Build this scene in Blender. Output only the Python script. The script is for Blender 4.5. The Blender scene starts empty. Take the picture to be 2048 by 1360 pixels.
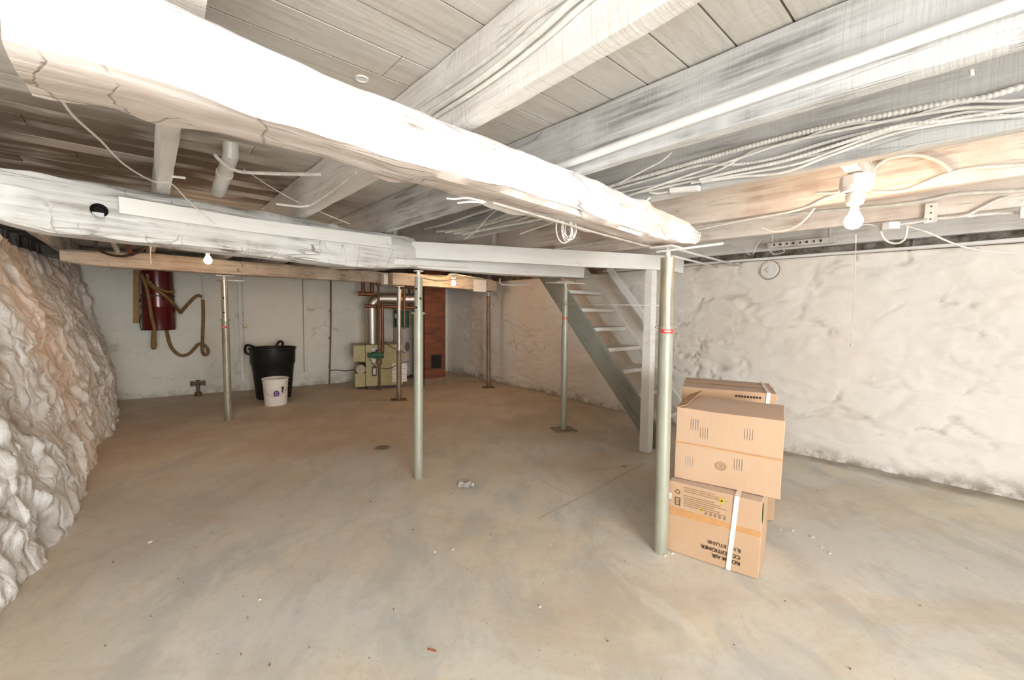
import bpy, bmesh, random, math
from math import *
from mathutils import Vector, Matrix, noise
random.seed(7)
V = Vector
col = bpy.context.scene.collection

# ------------------------------------------------------------------ camera model (used to survey the place from the photo)
F = 831.0; PIT = radians(4.2); ROL = radians(.7); H = 1.35
def ray(u, v):
    a = (u-1024)/F; b = (680-v)/F
    x = a*cos(ROL)-b*sin(ROL); y = a*sin(ROL)+b*cos(ROL)
    return V((x, cos(PIT)+sin(PIT)*y, -sin(PIT)+cos(PIT)*y))
CAM = V((0, 0, H))
def atZ(u, v, z):
    d = ray(u, v); return CAM+d*((z-H)/d.z)
def atY(u, v, Y):
    d = ray(u, v); return CAM+d*(Y/d.y)
def atP(u, v, p, n):
    d = ray(u, v); return CAM+d*((p-CAM).dot(n)/d.dot(n))
def atL(u, v, a, b, off=0.0):
    """meet the vertical plane through a and b, moved off metres towards the camera"""
    d = V((b[0]-a[0], b[1]-a[1], 0)).normalized(); n = V((d.y, -d.x, 0))
    p = V((a[0], a[1], 0))
    if (CAM-p).dot(n) < 0: n = -n
    return atP(u, v, p+n*off, n)
DJ = V((-.665, .747, 0)).normalized()      # joists
NJ = V((DJ.y, -DJ.x, 0))                   # boards, across the joists

# ------------------------------------------------------------------ mesh building
class MB:
    def __init__(s): s.v = []; s.f = []; s.sm = []; s.mi = []; s.col = {}
    def add(s, vs, fs, smooth=False, mi=0):
        o = len(s.v); s.v += [V(p) for p in vs]
        for f in fs: s.f.append([i+o for i in f]); s.sm.append(smooth); s.mi.append(mi)
        return s
    def box(s, c, ax, mi=0):
        """c centre, ax three half-axis vectors"""
        c = V(c); x, y, z = [V(a) for a in ax]
        vs = [c+x*i+y*j+z*k for i in (-1, 1) for j in (-1, 1) for k in (-1, 1)]
        fs = [(0,1,3,2),(4,6,7,5),(0,4,5,1),(2,3,7,6),(0,2,6,4),(1,5,7,3)]
        if x.cross(y).dot(z) < 0: fs = [f[::-1] for f in fs]
        return s.add(vs, fs, mi=mi)
    def abox(s, x0, x1, y0, y1, z0, z1, mi=0):
        return s.box(((x0+x1)/2, (y0+y1)/2, (z0+z1)/2), ((( x1-x0)/2,0,0),(0,(y1-y0)/2,0),(0,0,(z1-z0)/2)), mi)
    def bar(s, a, b, w, h, up=(0,0,1), mi=0):
        a, b = V(a), V(b); d = b-a; x = d.normalized(); y = V(up).cross(x).normalized(); z = x.cross(y)
        return s.box((a+b)/2, (d/2, y*w/2, z*h/2), mi)
    def tube(s, pts, r, seg=10, caps=True, mi=0, rf=None):
        pts = [V(p) for p in pts]; n = len(pts); vs = []; prev = None; L = 0
        for i, p in enumerate(pts):
            t = (pts[min(i+1, n-1)]-pts[max(i-1, 0)])
            t = t.normalized() if t.length > 1e-9 else V((0,0,1))
            if i: L += (p-pts[i-1]).length
            if prev is None:
                q = V((0,0,1)) if abs(t.z) < .9 else V((1,0,0)); prev = q.cross(t).normalized()
            x = (prev-t*prev.dot(t))
            x = x.normalized() if x.length > 1e-6 else V((1,0,0)).cross(t).normalized()
            prev = x; y = t.cross(x)
            rr = r[i] if isinstance(r, (list, tuple)) else r
            if rf: rr = rf(i, L, rr)
            for k in range(seg):
                a = 2*pi*k/seg; vs.append(p+x*cos(a)*rr+y*sin(a)*rr)
        fs = [(i*seg+k, i*seg+(k+1)%seg, (i+1)*seg+(k+1)%seg, (i+1)*seg+k) for i in range(n-1) for k in range(seg)]
        s.add(vs, fs, True, mi)
        if caps:
            o = len(s.v)-len(vs)
            s.f.append([o+k for k in range(seg)][::-1]); s.sm.append(False); s.mi.append(mi)
            s.f.append([o+(n-1)*seg+k for k in range(seg)]); s.sm.append(False); s.mi.append(mi)
        return s
    def cyl(s, a, b, r, r2=None, seg=20, mi=0):
        return s.tube([a, b], [r, r if r2 is None else r2], seg, mi=mi)
    def lathe(s, c, prof, seg=32, mi=0, axis=None, closed=False):
        c = V(c); z = V(axis).normalized() if axis else V((0,0,1))
        x = z.orthogonal().normalized() if axis else V((1,0,0)); y = z.cross(x); vs = []
        for r, h in prof:
            for k in range(seg):
                a = 2*pi*k/seg; vs.append(c+x*cos(a)*r+y*sin(a)*r+z*h)
        n = len(prof)
        fs = [(i*seg+k, i*seg+(k+1)%seg, (i+1)*seg+(k+1)%seg, (i+1)*seg+k) for i in range(n-1) for k in range(seg)]
        return s.add(vs, fs, True, mi)
    def build(s, name, mat, parent=None, frame=None, bevel=0, label=None, sharp=35):
        if frame is None:
            if parent is not None and parent.get('_pf'): frame = Matrix.Translation(WM[parent.name].translation)
            else:
                xs = [p.x for p in s.v]; ys = [p.y for p in s.v]; zs = [p.z for p in s.v]
                frame = Matrix.Translation(((min(xs)+max(xs))/2, (min(ys)+max(ys))/2, min(zs)))
        inv = frame.inverted()
        me = bpy.data.meshes.new(name)
        me.from_pydata([inv@p for p in s.v], [], s.f)
        for m in (mat if isinstance(mat, (list, tuple)) else [mat]): me.materials.append(m)
        me.polygons.foreach_set('use_smooth', s.sm); me.polygons.foreach_set('material_index', s.mi)
        for k, vals in s.col.items():
            at = me.attributes.new(k, 'FLOAT', 'POINT'); at.data.foreach_set('value', vals)
        me.validate(); me.update()
        bm = bmesh.new(); bm.from_mesh(me); bmesh.ops.recalc_face_normals(bm, faces=bm.faces)
        if not s.col:
            ca = cos(radians(sharp))
            for e in bm.edges:
                if len(e.link_faces) == 2 and e.link_faces[0].normal.dot(e.link_faces[1].normal) < ca: e.smooth = False
        bm.to_mesh(me); bm.free()
        o = bpy.data.objects.new(name, me); col.objects.link(o)
        put(o, frame, parent)
        if bevel:
            b = o.modifiers.new('bevel', 'BEVEL'); b.width = bevel; b.segments = 2; b.limit_method = 'ANGLE'; b.angle_limit = radians(40)
        if label: o['label'] = label
        return o
WM = {}
def put(o, frame, parent=None):
    WM[o.name] = frame.copy()
    if parent is not None:
        o.parent = parent; o.matrix_parent_inverse = Matrix.Identity(4)
        o.matrix_local = WM[parent.name].inverted()@frame
    else: o.matrix_world = frame
def tag(o, label, cat, group=None):
    o['label'] = label; o['category'] = cat
    if group: o['group'] = group
    return o
def thing(name, loc, label, cat, group=None):
    o = bpy.data.objects.new(name, None); o.empty_display_size = .05; col.objects.link(o)
    put(o, Matrix.Translation(V(loc))); return tag(o, label, cat, group)
def struct(o): o['kind'] = 'structure'; return o
def spline(pts, step=.02):
    pts = [V(p) for p in pts]
    if len(pts) < 3:
        n = max(2, int((pts[1]-pts[0]).length/step)); return [pts[0].lerp(pts[1], i/n) for i in range(n+1)]
    out = []; P = [pts[0]*2-pts[1]]+pts+[pts[-1]*2-pts[-2]]
    for i in range(1, len(P)-2):
        a, b, c, d = P[i-1:i+3]; n = max(2, int((c-b).length/step))
        for k in range(n):
            t = k/n
            out.append(.5*((2*b)+(c-a)*t+(2*a-5*b+4*c-d)*t*t+(3*b-a-3*c+d)*t**3))
    out.append(pts[-1]); return out
def fbm(p, o=4): return noise.fractal(p, 1.0, 2.0, o, noise_basis='PERLIN_ORIGINAL')
def axes(o, x, z=(0,0,1)):
    x = V(x).normalized(); y = V(z).cross(x).normalized(); zz = x.cross(y)
    m = Matrix((x, y, zz)).transposed().to_4x4(); m.translation = V(o); return m

# ------------------------------------------------------------------ materials
class M:
    def __init__(s, name, rough=.7, metal=0, spec=.3):
        s.m = bpy.data.materials.new(name); s.m.use_nodes = True; s.t = s.m.node_tree; s.n = s.t.nodes
        s.b = s.n['Principled BSDF']; s.b.inputs['Roughness'].default_value = rough
        s.b.inputs['Metallic'].default_value = metal; s.b.inputs['Specular IOR Level'].default_value = spec
        s.co = s.n.new('ShaderNodeTexCoord').outputs['Object']
    def lk(s, a, b): s.t.links.new(a, b)
    def val(s, sock, v):
        if isinstance(v, bpy.types.NodeSocket): s.lk(v, sock)
        elif isinstance(v, (tuple, list)) and len(v) == 3 and sock.type == 'RGBA': sock.default_value = (*v, 1)
        else: sock.default_value = v
    def map(s, sc, loc=(0,0,0), co=None):
        n = s.n.new('ShaderNodeMapping'); s.lk(co or s.co, n.inputs[0]); n.inputs['Scale'].default_value = sc; n.inputs['Location'].default_value = loc
        return n.outputs[0]
    def noise(s, scale, det=4, co=None, rough=.55, dist=0):
        n = s.n.new('ShaderNodeTexNoise'); s.lk(co or s.co, n.inputs['Vector']); n.inputs['Scale'].default_value = scale
        n.inputs['Detail'].default_value = det; n.inputs['Roughness'].default_value = rough; n.inputs['Distortion'].default_value = dist
        return n.outputs[0]
    def vor(s, scale, co=None, feat='DISTANCE_TO_EDGE'):
        n = s.n.new('ShaderNodeTexVoronoi'); n.feature = feat; s.lk(co or s.co, n.inputs['Vector']); n.inputs['Scale'].default_value = scale
        return n.outputs[0]
    def rng(s, x, a, b, c=0, d=1):
        n = s.n.new('ShaderNodeMapRange'); s.val(n.inputs[0], x)
        for i, q in enumerate((a, b, c, d)): n.inputs[i+1].default_value = q
        return n.outputs[0]
    def math(s, op, a, b=0):
        n = s.n.new('ShaderNodeMath'); n.operation = op; s.val(n.inputs[0], a); s.val(n.inputs[1], b); return n.outputs[0]
    def mix(s, f, a, b, mode='MIX'):
        n = s.n.new('ShaderNodeMix'); n.data_type = 'RGBA'; n.blend_type = mode
        s.val(n.inputs[0], f); s.val(n.inputs[6], a); s.val(n.inputs[7], b); return n.outputs[2]
    def attr(s, name):
        n = s.n.new('ShaderNodeAttribute'); n.attribute_name = name; return n.outputs['Fac']
    def bump(s, h, st=.3, d=.01):
        n = s.n.new('ShaderNodeBump'); n.inputs['Strength'].default_value = st; n.inputs['Distance'].default_value = d; s.lk(h, n.inputs['Height'])
        s.lk(n.outputs[0], s.b.inputs['Normal'])
    def col(s, c): s.val(s.b.inputs['Base Color'], c); return s.m

def simple(name, c, rough=.6, metal=0, var=.12, sc=9, spec=.3, c2=None):
    m = M(name, rough, metal, spec); n = m.noise(sc, 5)
    d = c2 or tuple(x*(1-var*2.2) for x in c)
    m.col(m.mix(m.rng(n, .35, .7), c, d)); m.bump(m.noise(sc*8, 3), .1, .003); return m.m

def wood(name, white, dirt, wear=.5, brown=None, bw=.3, cracks=.6, saw=.3, under=None, vcr=0):
    m = M(name, .75, 0, .25)
    g = m.noise(1, 7, m.map((1.6, 34, 34)), .62)
    g2 = m.noise(1, 4, m.map((.7, 9, 9)), .6)
    bl = m.noise(3.2, 4, None, .6)
    w = m.math('MULTIPLY', m.rng(g, .42, .68), m.rng(bl, .38, .66))
    c = m.mix(m.math('MULTIPLY', w, wear*1.6), white, dirt)
    c = m.mix(m.rng(g2, .5, .75, 0, .45*wear), c, dirt)
    if brown:
        b = m.math('MULTIPLY', m.rng(m.noise(2.1, 5, m.map((1,1,1),(5,3,8))), .5, .68), m.rng(g, .3, .6, .5, 1))
        c = m.mix(m.math('MULTIPLY', b, bw), c, brown)
    if under:   # downward faces take a browner, darker tint
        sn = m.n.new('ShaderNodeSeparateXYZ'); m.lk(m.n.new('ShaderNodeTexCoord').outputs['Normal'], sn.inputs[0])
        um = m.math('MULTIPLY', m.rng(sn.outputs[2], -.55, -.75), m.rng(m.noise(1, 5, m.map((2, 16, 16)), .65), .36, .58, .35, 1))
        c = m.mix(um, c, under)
    # drying cracks along the grain, and a few across
    cr = m.vor(1, m.map((2.2, 26, 26)))
    cm = m.math('MULTIPLY', m.rng(cr, .0, .035, 1, 0), m.rng(m.noise(4, 3, m.map((1,1,1),(9,1,2))), .52, .62))
    c = m.mix(m.math('MULTIPLY', cm, cracks), c, (.16, .12, .09))
    if vcr:   # checks running across the face
        dn = m.n.new('ShaderNodeTexNoise'); m.lk(m.co, dn.inputs['Vector']); dn.inputs['Scale'].default_value = 9; dn.inputs['Detail'].default_value = 4
        wv = m.n.new('ShaderNodeVectorMath'); wv.operation = 'MULTIPLY_ADD'; m.lk(dn.outputs['Color'], wv.inputs[0]); wv.inputs[1].default_value = (.09,.09,.09); m.lk(m.co, wv.inputs[2])
        vc = m.vor(1, m.map((9, 2.2, 2.2), (4,1,2), co=wv.outputs[0]))
        vm = m.math('MULTIPLY', m.rng(vc, .0, .022, 1, 0), m.rng(m.noise(5, 3, m.map((1,1,1),(2,7,4))), .5, .56))
        c = m.mix(m.math('MULTIPLY', vm, vcr), c, (.14, .10, .08)); cm = m.math('MAXIMUM', cm, vm)
    hs = m.noise(1, 3, m.map((120, 5, 5)), .6)
    h = m.math('ADD', m.math('MULTIPLY', g, 1.0), m.math('MULTIPLY', hs, saw))
    h = m.math('SUBTRACT', h, m.math('MULTIPLY', cm, .8))
    m.bump(h, .45, .006)
    return m.col(c)

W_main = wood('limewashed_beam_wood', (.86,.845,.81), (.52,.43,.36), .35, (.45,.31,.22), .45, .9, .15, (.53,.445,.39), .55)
W_b2 = wood('worn_limewashed_beam_wood', (.76,.755,.73), (.32,.30,.27), .85, (.36,.25,.17), .25, 1.0, .2, vcr=.5)
W_b3 = wood('dingy_beam_wood', (.66,.58,.47), (.34,.25,.17), .7, (.30,.19,.11), .6, .9, .2, vcr=.6)
W_joist = wood('painted_joist_wood', (.79,.775,.745), (.48,.44,.40), .55, (.55,.40,.30), .25, .35, .7)
W_joistg = wood('grey_joist_wood', (.67,.675,.67), (.30,.30,.30), 1.0, None, 0, .4, .5)
W_joistp = wood('bulb_tinted_joist_wood', (.80,.74,.68), (.42,.32,.26), .6, (.42,.28,.20), .6, .4, .9)  # near bulb's pink-brown glow mixed into the wood colour
W_joistc = wood('shaded_cable_joist_wood', (.52,.515,.50), (.27,.26,.25), .8, None, 0, .4, .6)  # darkened: the neighbouring joist's shadow is put into the wood colour
W_board = wood('smooth_white_board', (.84,.83,.80), (.60,.57,.53), .2, None, 0, .2, .2)
W_raw = wood('raw_brown_wood', (.46,.28,.12), (.25,.14,.06), .6, None, 0, .5, .4)
W_green = wood('grey_green_stringer', (.29,.295,.255), (.17,.175,.15), .7, (.30,.28,.2), .4, .3, .3)
W_tread = wood('stair_tread_white', (.68,.66,.60), (.40,.37,.32), .6, None, 0, .3, .3)

def ceil_mat():
    m = M('ceiling_planks', .8, 0, .2)
    sep = m.n.new('ShaderNodeSeparateXYZ'); m.lk(m.co, sep.inputs[0])
    rnd = m.attr('rnd')
    cmb = m.n.new('ShaderNodeCombineXYZ')
    m.lk(sep.outputs[0], cmb.inputs[0]); m.lk(sep.outputs[1], cmb.inputs[1]); m.lk(m.math('MULTIPLY', rnd, 40), cmb.inputs[2])
    co = cmb.outputs[0]
    g = m.noise(1, 6, m.map((2.0, 38, 1), co=co), .62, 0)
    wv = m.noise(1, 2, m.map((1.2, 7, 1), co=co), .5, 1.5)
    bl = m.noise(2.2, 4, None, .6)
    c = m.mix(m.rng(rnd, 0, 1), (.60,.575,.53), (.70,.67,.62))
    c = m.mix(m.math('MULTIPLY', m.rng(g, .45, .7), .32), c, (.36,.31,.26))
    c = m.mix(m.math('MULTIPLY', m.rng(m.math('SINE', m.math('MULTIPLY', wv, 60)), .2, 1), .13), c, (.35,.3,.25))
    c = m.mix(m.math('MULTIPLY', m.rng(bl, .5, .7), .4), c, (.50,.36,.27))
    br = m.math('MULTIPLY', m.attr('bare_shade'), m.rng(m.noise(1, 4, m.map((1.5, 3.5, 1), co=co)), .36, .52))  # brown bare wood, with the main beam's shadow painted in
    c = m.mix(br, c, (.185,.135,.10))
    m.bump(m.math('ADD', g, m.math('MULTIPLY', m.noise(1, 2, m.map((110, 6, 1), co=co)), .5)), .4, .005)
    return m.col(c)
MAT_ceil = ceil_mat()

def stone_mat(name, c, c2, dirt, dirtamt=1.0, base=(.30,.24,.16), pink=None, craggy=False):
    m = M(name, .85, 0, .15)
    n1 = m.noise(1.4, 5, None, .6); n2 = m.noise(9, 5, None, .65)
    k = m.mix(m.rng(n1, .38, .66), c, c2)
    if pink: k = m.mix(m.math('MULTIPLY', m.rng(m.noise(1.1, 4, m.map((1,1,.5),(3,7,1))), .47, .62), .7), k, pink)
    k = m.mix(m.rng(n2, .5, .8, 0, .35), k, c2)
    cv = m.math('MULTIPLY', m.attr('crev'), m.rng(n2, .3, .6, .45, 1))
    k = m.mix(m.math('MULTIPLY', cv, dirtamt), k, dirt)
    sp = m.math('MULTIPLY', m.rng(m.noise(34, 3, None, .7), .66, .74), m.rng(m.noise(4, 3), .5, .6))
    k = m.mix(m.math('MULTIPLY', sp, .6*dirtamt), k, dirt)
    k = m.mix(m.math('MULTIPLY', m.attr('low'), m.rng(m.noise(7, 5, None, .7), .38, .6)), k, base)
    h = m.math('ADD', m.math('MULTIPLY', m.noise(22, 6, None, .65), .7), m.math('MULTIPLY', m.noise(90, 3), .25))
    if craggy:
        q = m.map((1, 1, .55), (0,0,0)); rd = m.math('ABSOLUTE', m.math('SUBTRACT', m.noise(6, 6, q, .6, .6), .5))
        vv = m.vor(7, q)
        h = m.math('ADD', m.math('SUBTRACT', h, m.math('MULTIPLY', rd, 2.2)), m.math('MULTIPLY', m.rng(vv, 0, .12), .8))
    m.bump(h, .6 if craggy else .45, .013 if craggy else .010)
    return m.col(k)
MAT_wl = stone_mat('left_stone_paint', (.90,.885,.86), (.80,.785,.76), (.33,.28,.23), .62, (.5,.42,.33), (.82,.67,.58), craggy=True)
MAT_wr = stone_mat('right_wall_paint', (.84,.82,.775), (.79,.765,.715), (.44,.38,.30), .6, (.24,.19,.13), (.80,.72,.64))
MAT_wb = stone_mat('back_wall_paint', (.80,.79,.71), (.70,.69,.62), (.22,.20,.15), .7, (.26,.24,.17))

def floor_mat():
    m = M('concrete_floor', .62, 0, .3)
    st = m.map((1,1,1)); big = m.noise(.55, 5, None, .6, .6); mid = m.noise(2.3, 6, m.map((1.3,.7,1)), .65, .4); fine = m.noise(30, 5, None, .7)
    c = m.mix(m.rng(big, .42, .58), (.66,.65,.615), (.74,.665,.54))
    c = m.mix(m.rng(mid, .48, .62, 0, .8), c, (.52,.53,.505))
    c = m.mix(m.rng(m.noise(.8, 6, m.map((.6,1.4,1),(3,5,0)), .65, 1.0), .5, .62, 0, .65), c, (.61,.515,.40))
    c = m.mix(m.rng(m.noise(1.7, 6, m.map((1.4,.6,1),(8,1,0)), .7, .8), .56, .66, 0, .6), c, (.78,.74,.66))
    c = m.mix(m.rng(m.noise(6, 5, m.map((1,.6,1),(1,9,0)), .7), .55, .7, 0, .4), c, (.50,.43,.34))
    c = m.mix(m.math('MULTIPLY', m.attr('brown'), m.rng(m.noise(1.6, 5, None, .65), .3, .62, .45, 1)), c, (.50,.375,.255))
    c = m.mix(m.rng(fine, .5, .75, 0, .25), c, (.40,.35,.28))
    sp = m.math('MULTIPLY', m.rng(m.noise(70, 2, None, .5), .70, .74), .5)
    c = m.mix(sp, c, (.28,.22,.16))
    c = m.mix(m.math('MULTIPLY', m.rng(m.noise(45, 2, m.map((1,1,1),(7,2,0))), .72, .76), .5), c, (.8,.78,.72))
    c = m.mix(m.attr('line'), c, (.40,.33,.24))
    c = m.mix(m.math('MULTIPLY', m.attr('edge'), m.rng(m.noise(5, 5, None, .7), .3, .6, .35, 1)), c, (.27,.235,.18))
    m.lk(m.rng(mid, .3, .7, .48, .75), m.b.inputs['Roughness'])
    m.bump(m.math('ADD', m.math('MULTIPLY', mid, 1.5), m.math('MULTIPLY', fine, .3)), .25, .008)
    return m.col(c)
MAT_floor = floor_mat()

def metal_mat(name, c, rust, amt, rough=.4, metal=.6):
    m = M(name, rough, metal, .5)
    n = m.noise(7, 6, m.map((1,1,.35)), .7); n2 = m.noise(45, 3)
    k = m.mix(m.rng(n, .5-.1*amt, .72-.1*amt), c, tuple(x*.72 for x in c))
    k = m.mix(m.math('MULTIPLY', m.rng(n, .62-.2*amt, .75-.15*amt), amt), k, rust)
    k = m.mix(m.math('MULTIPLY', m.rng(n2, .62, .7), amt*.7), k, rust)
    m.bump(n2, .1, .002); return m.col(k)
MAT_post = metal_mat('post_green_grey', (.41,.42,.345), (.36,.29,.17), .35, .42, .25)
MAT_postb = metal_mat('post_worn_green', (.36,.355,.27), (.24,.17,.09), .7, .4, .3)
MAT_post_up = metal_mat('post_gold_zinc', (.47,.44,.34), (.45,.36,.2), .3, .3, .6)
MAT_postr = metal_mat('post_rusty', (.27,.22,.15), (.20,.10,.05), .9, .5, .4)
MAT_screw = metal_mat('screw_painted', (.78,.76,.72), (.4,.32,.24), .3, .45, .2)
MAT_steel = metal_mat('flue_steel', (.56,.53,.48), (.4,.3,.2), .2, .42, .95)
MAT_cop = metal_mat('copper_pipe', (.24,.10,.055), (.12,.055,.03), .6, .45, .6)
MAT_iron = metal_mat('black_iron', (.08,.06,.05), (.16,.08,.04), .6, .6, .4)
MAT_rust = metal_mat('rusty_iron', (.20,.13,.08), (.14,.07,.03), .8, .7, .3)
MAT_white = simple('white_enamel', (.82,.80,.77), .45, 0, .05)
MAT_cable = simple('painted_cable', (.80,.77,.72), .55, 0, .12, 20)
MAT_cabled = simple('dusty_cable', (.55,.52,.46), .6, 0, .15, 20)
MAT_brass = simple('brass', (.62,.48,.24), .35, .8, .1)
MAT_black = simple('black_plastic', (.012,.012,.012), .45, 0, .1)
MAT_bucket = simple('bucket_plastic', (.83,.77,.70), .4, 0, .03)
MAT_purple = simple('purple_print', (.13,.05,.16), .5)
MAT_ink = simple('black_ink', (.05,.035,.03), .7)
MAT_inkf = simple('faint_ink', (.36,.22,.13), .8)
MAT_yellow = simple('yellow_print', (.75,.58,.06), .6)
MAT_greenp = simple('green_print', (.12,.36,.10), .6)
MAT_red = simple('red_label', (.70,.07,.05), .5)
MAT_vac = M('dark_red_enamel', .22, .1, .6); MAT_vac = MAT_vac.col(MAT_vac.mix(MAT_vac.rng(MAT_vac.noise(5), .4, .7), (.12,.010,.010), (.08,.006,.007)))
MAT_hose = simple('brown_hose', (.26,.15,.055), .5, 0, .2, 30)
MAT_olive = simple('olive_enamel', (.42,.36,.17), .4, .0, .08)
MAT_tan = simple('tan_enamel', (.42,.36,.27), .4, 0, .08)
MAT_greenlab = simple('green_panel', (.01,.10,.05), .45, 0, .1)
MAT_paper = simple('paper_label', (.74,.70,.62), .7, 0, .05)
MAT_dark = simple('dark_recess', (.02,.017,.014), .9)
MAT_plate = simple('dusty_plate', (.33,.28,.21), .8)
MAT_pvc = simple('white_pvc', (.86,.85,.83), .35, 0, .04)
MAT_strap = simple('white_strap', (.86,.83,.76), .4, 0, .03)
MAT_mortar = None
def brick_mat():
    m = M('brick', .85, 0, .15)
    br = m.n.new('ShaderNodeTexBrick'); 
    sep = m.n.new('ShaderNodeSeparateXYZ'); m.lk(m.co, sep.inputs[0]); cmb = m.n.new('ShaderNodeCombineXYZ')
    m.lk(m.math('ADD', sep.outputs[0], sep.outputs[1]), cmb.inputs[0]); m.lk(sep.outputs[2], cmb.inputs[1])
    m.lk(cmb.outputs[0], br.inputs['Vector'])
    br.inputs['Scale'].default_value = 1; br.inputs['Brick Width'].default_value = .21; br.inputs['Row Height'].default_value = .068
    br.inputs['Mortar Size'].default_value = .008; br.inputs['Mortar Smooth'].default_value = .3
    br.inputs['Color1'].default_value = (.25,.08,.04,1); br.inputs['Color2'].default_value = (.14,.05,.03,1); br.inputs['Mortar'].default_value = (.15,.09,.06,1)
    c = m.mix(m.rng(m.noise(6, 5, None, .7), .45, .7, 0, .6), br.outputs[0], (.16,.08,.05))
    m.bump(m.math('ADD', m.math('MULTIPLY', br.outputs['Fac'], -1), m.math('MULTIPLY', m.noise(30, 4), .5)), .5, .008)
    return m.col(c)
MAT_brick = brick_mat()
def card_mat(name, c, c2):
    m = M(name, .75, 0, .2)
    fl = m.noise(1, 2, m.map((260, 260, 1)), .5); n = m.noise(3, 4, None, .6)
    k = m.mix(m.rng(n, .35, .7), c, c2); k = m.mix(m.rng(fl, .4, .8, 0, .12), k, tuple(x*.75 for x in c))
    k = m.mix(m.rng(m.noise(12, 5, None, .7), .62, .8, 0, .4), k, (.62,.52,.43))
    m.bump(m.math('ADD', fl, m.math('MULTIPLY', m.noise(5, 3), 2)), .12, .004); return m.col(k)
MAT_card = card_mat('cardboard', (.57,.385,.25), (.52,.345,.215))
MAT_cardl = card_mat('pale_cardboard', (.60,.42,.285), (.56,.38,.25))
MAT_cardt = card_mat('greyish_cardboard', (.60,.48,.40), (.56,.43,.345))  # paler, greyer board for top faces and worn print
MAT_tape = simple('brown_tape', (.62,.33,.14), .3, 0, .08)
def emis(name, c, st):
    m = M(name); m.b.inputs['Emission Color'].default_value = (*c, 1); m.b.inputs['Emission Strength'].default_value = st; return m.col(c)
MAT_bulb = emis('lit_bulb', (1,.72,.42), 60)
MAT_globe = simple('bulb_neck', (.85,.78,.68), .3)

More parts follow.
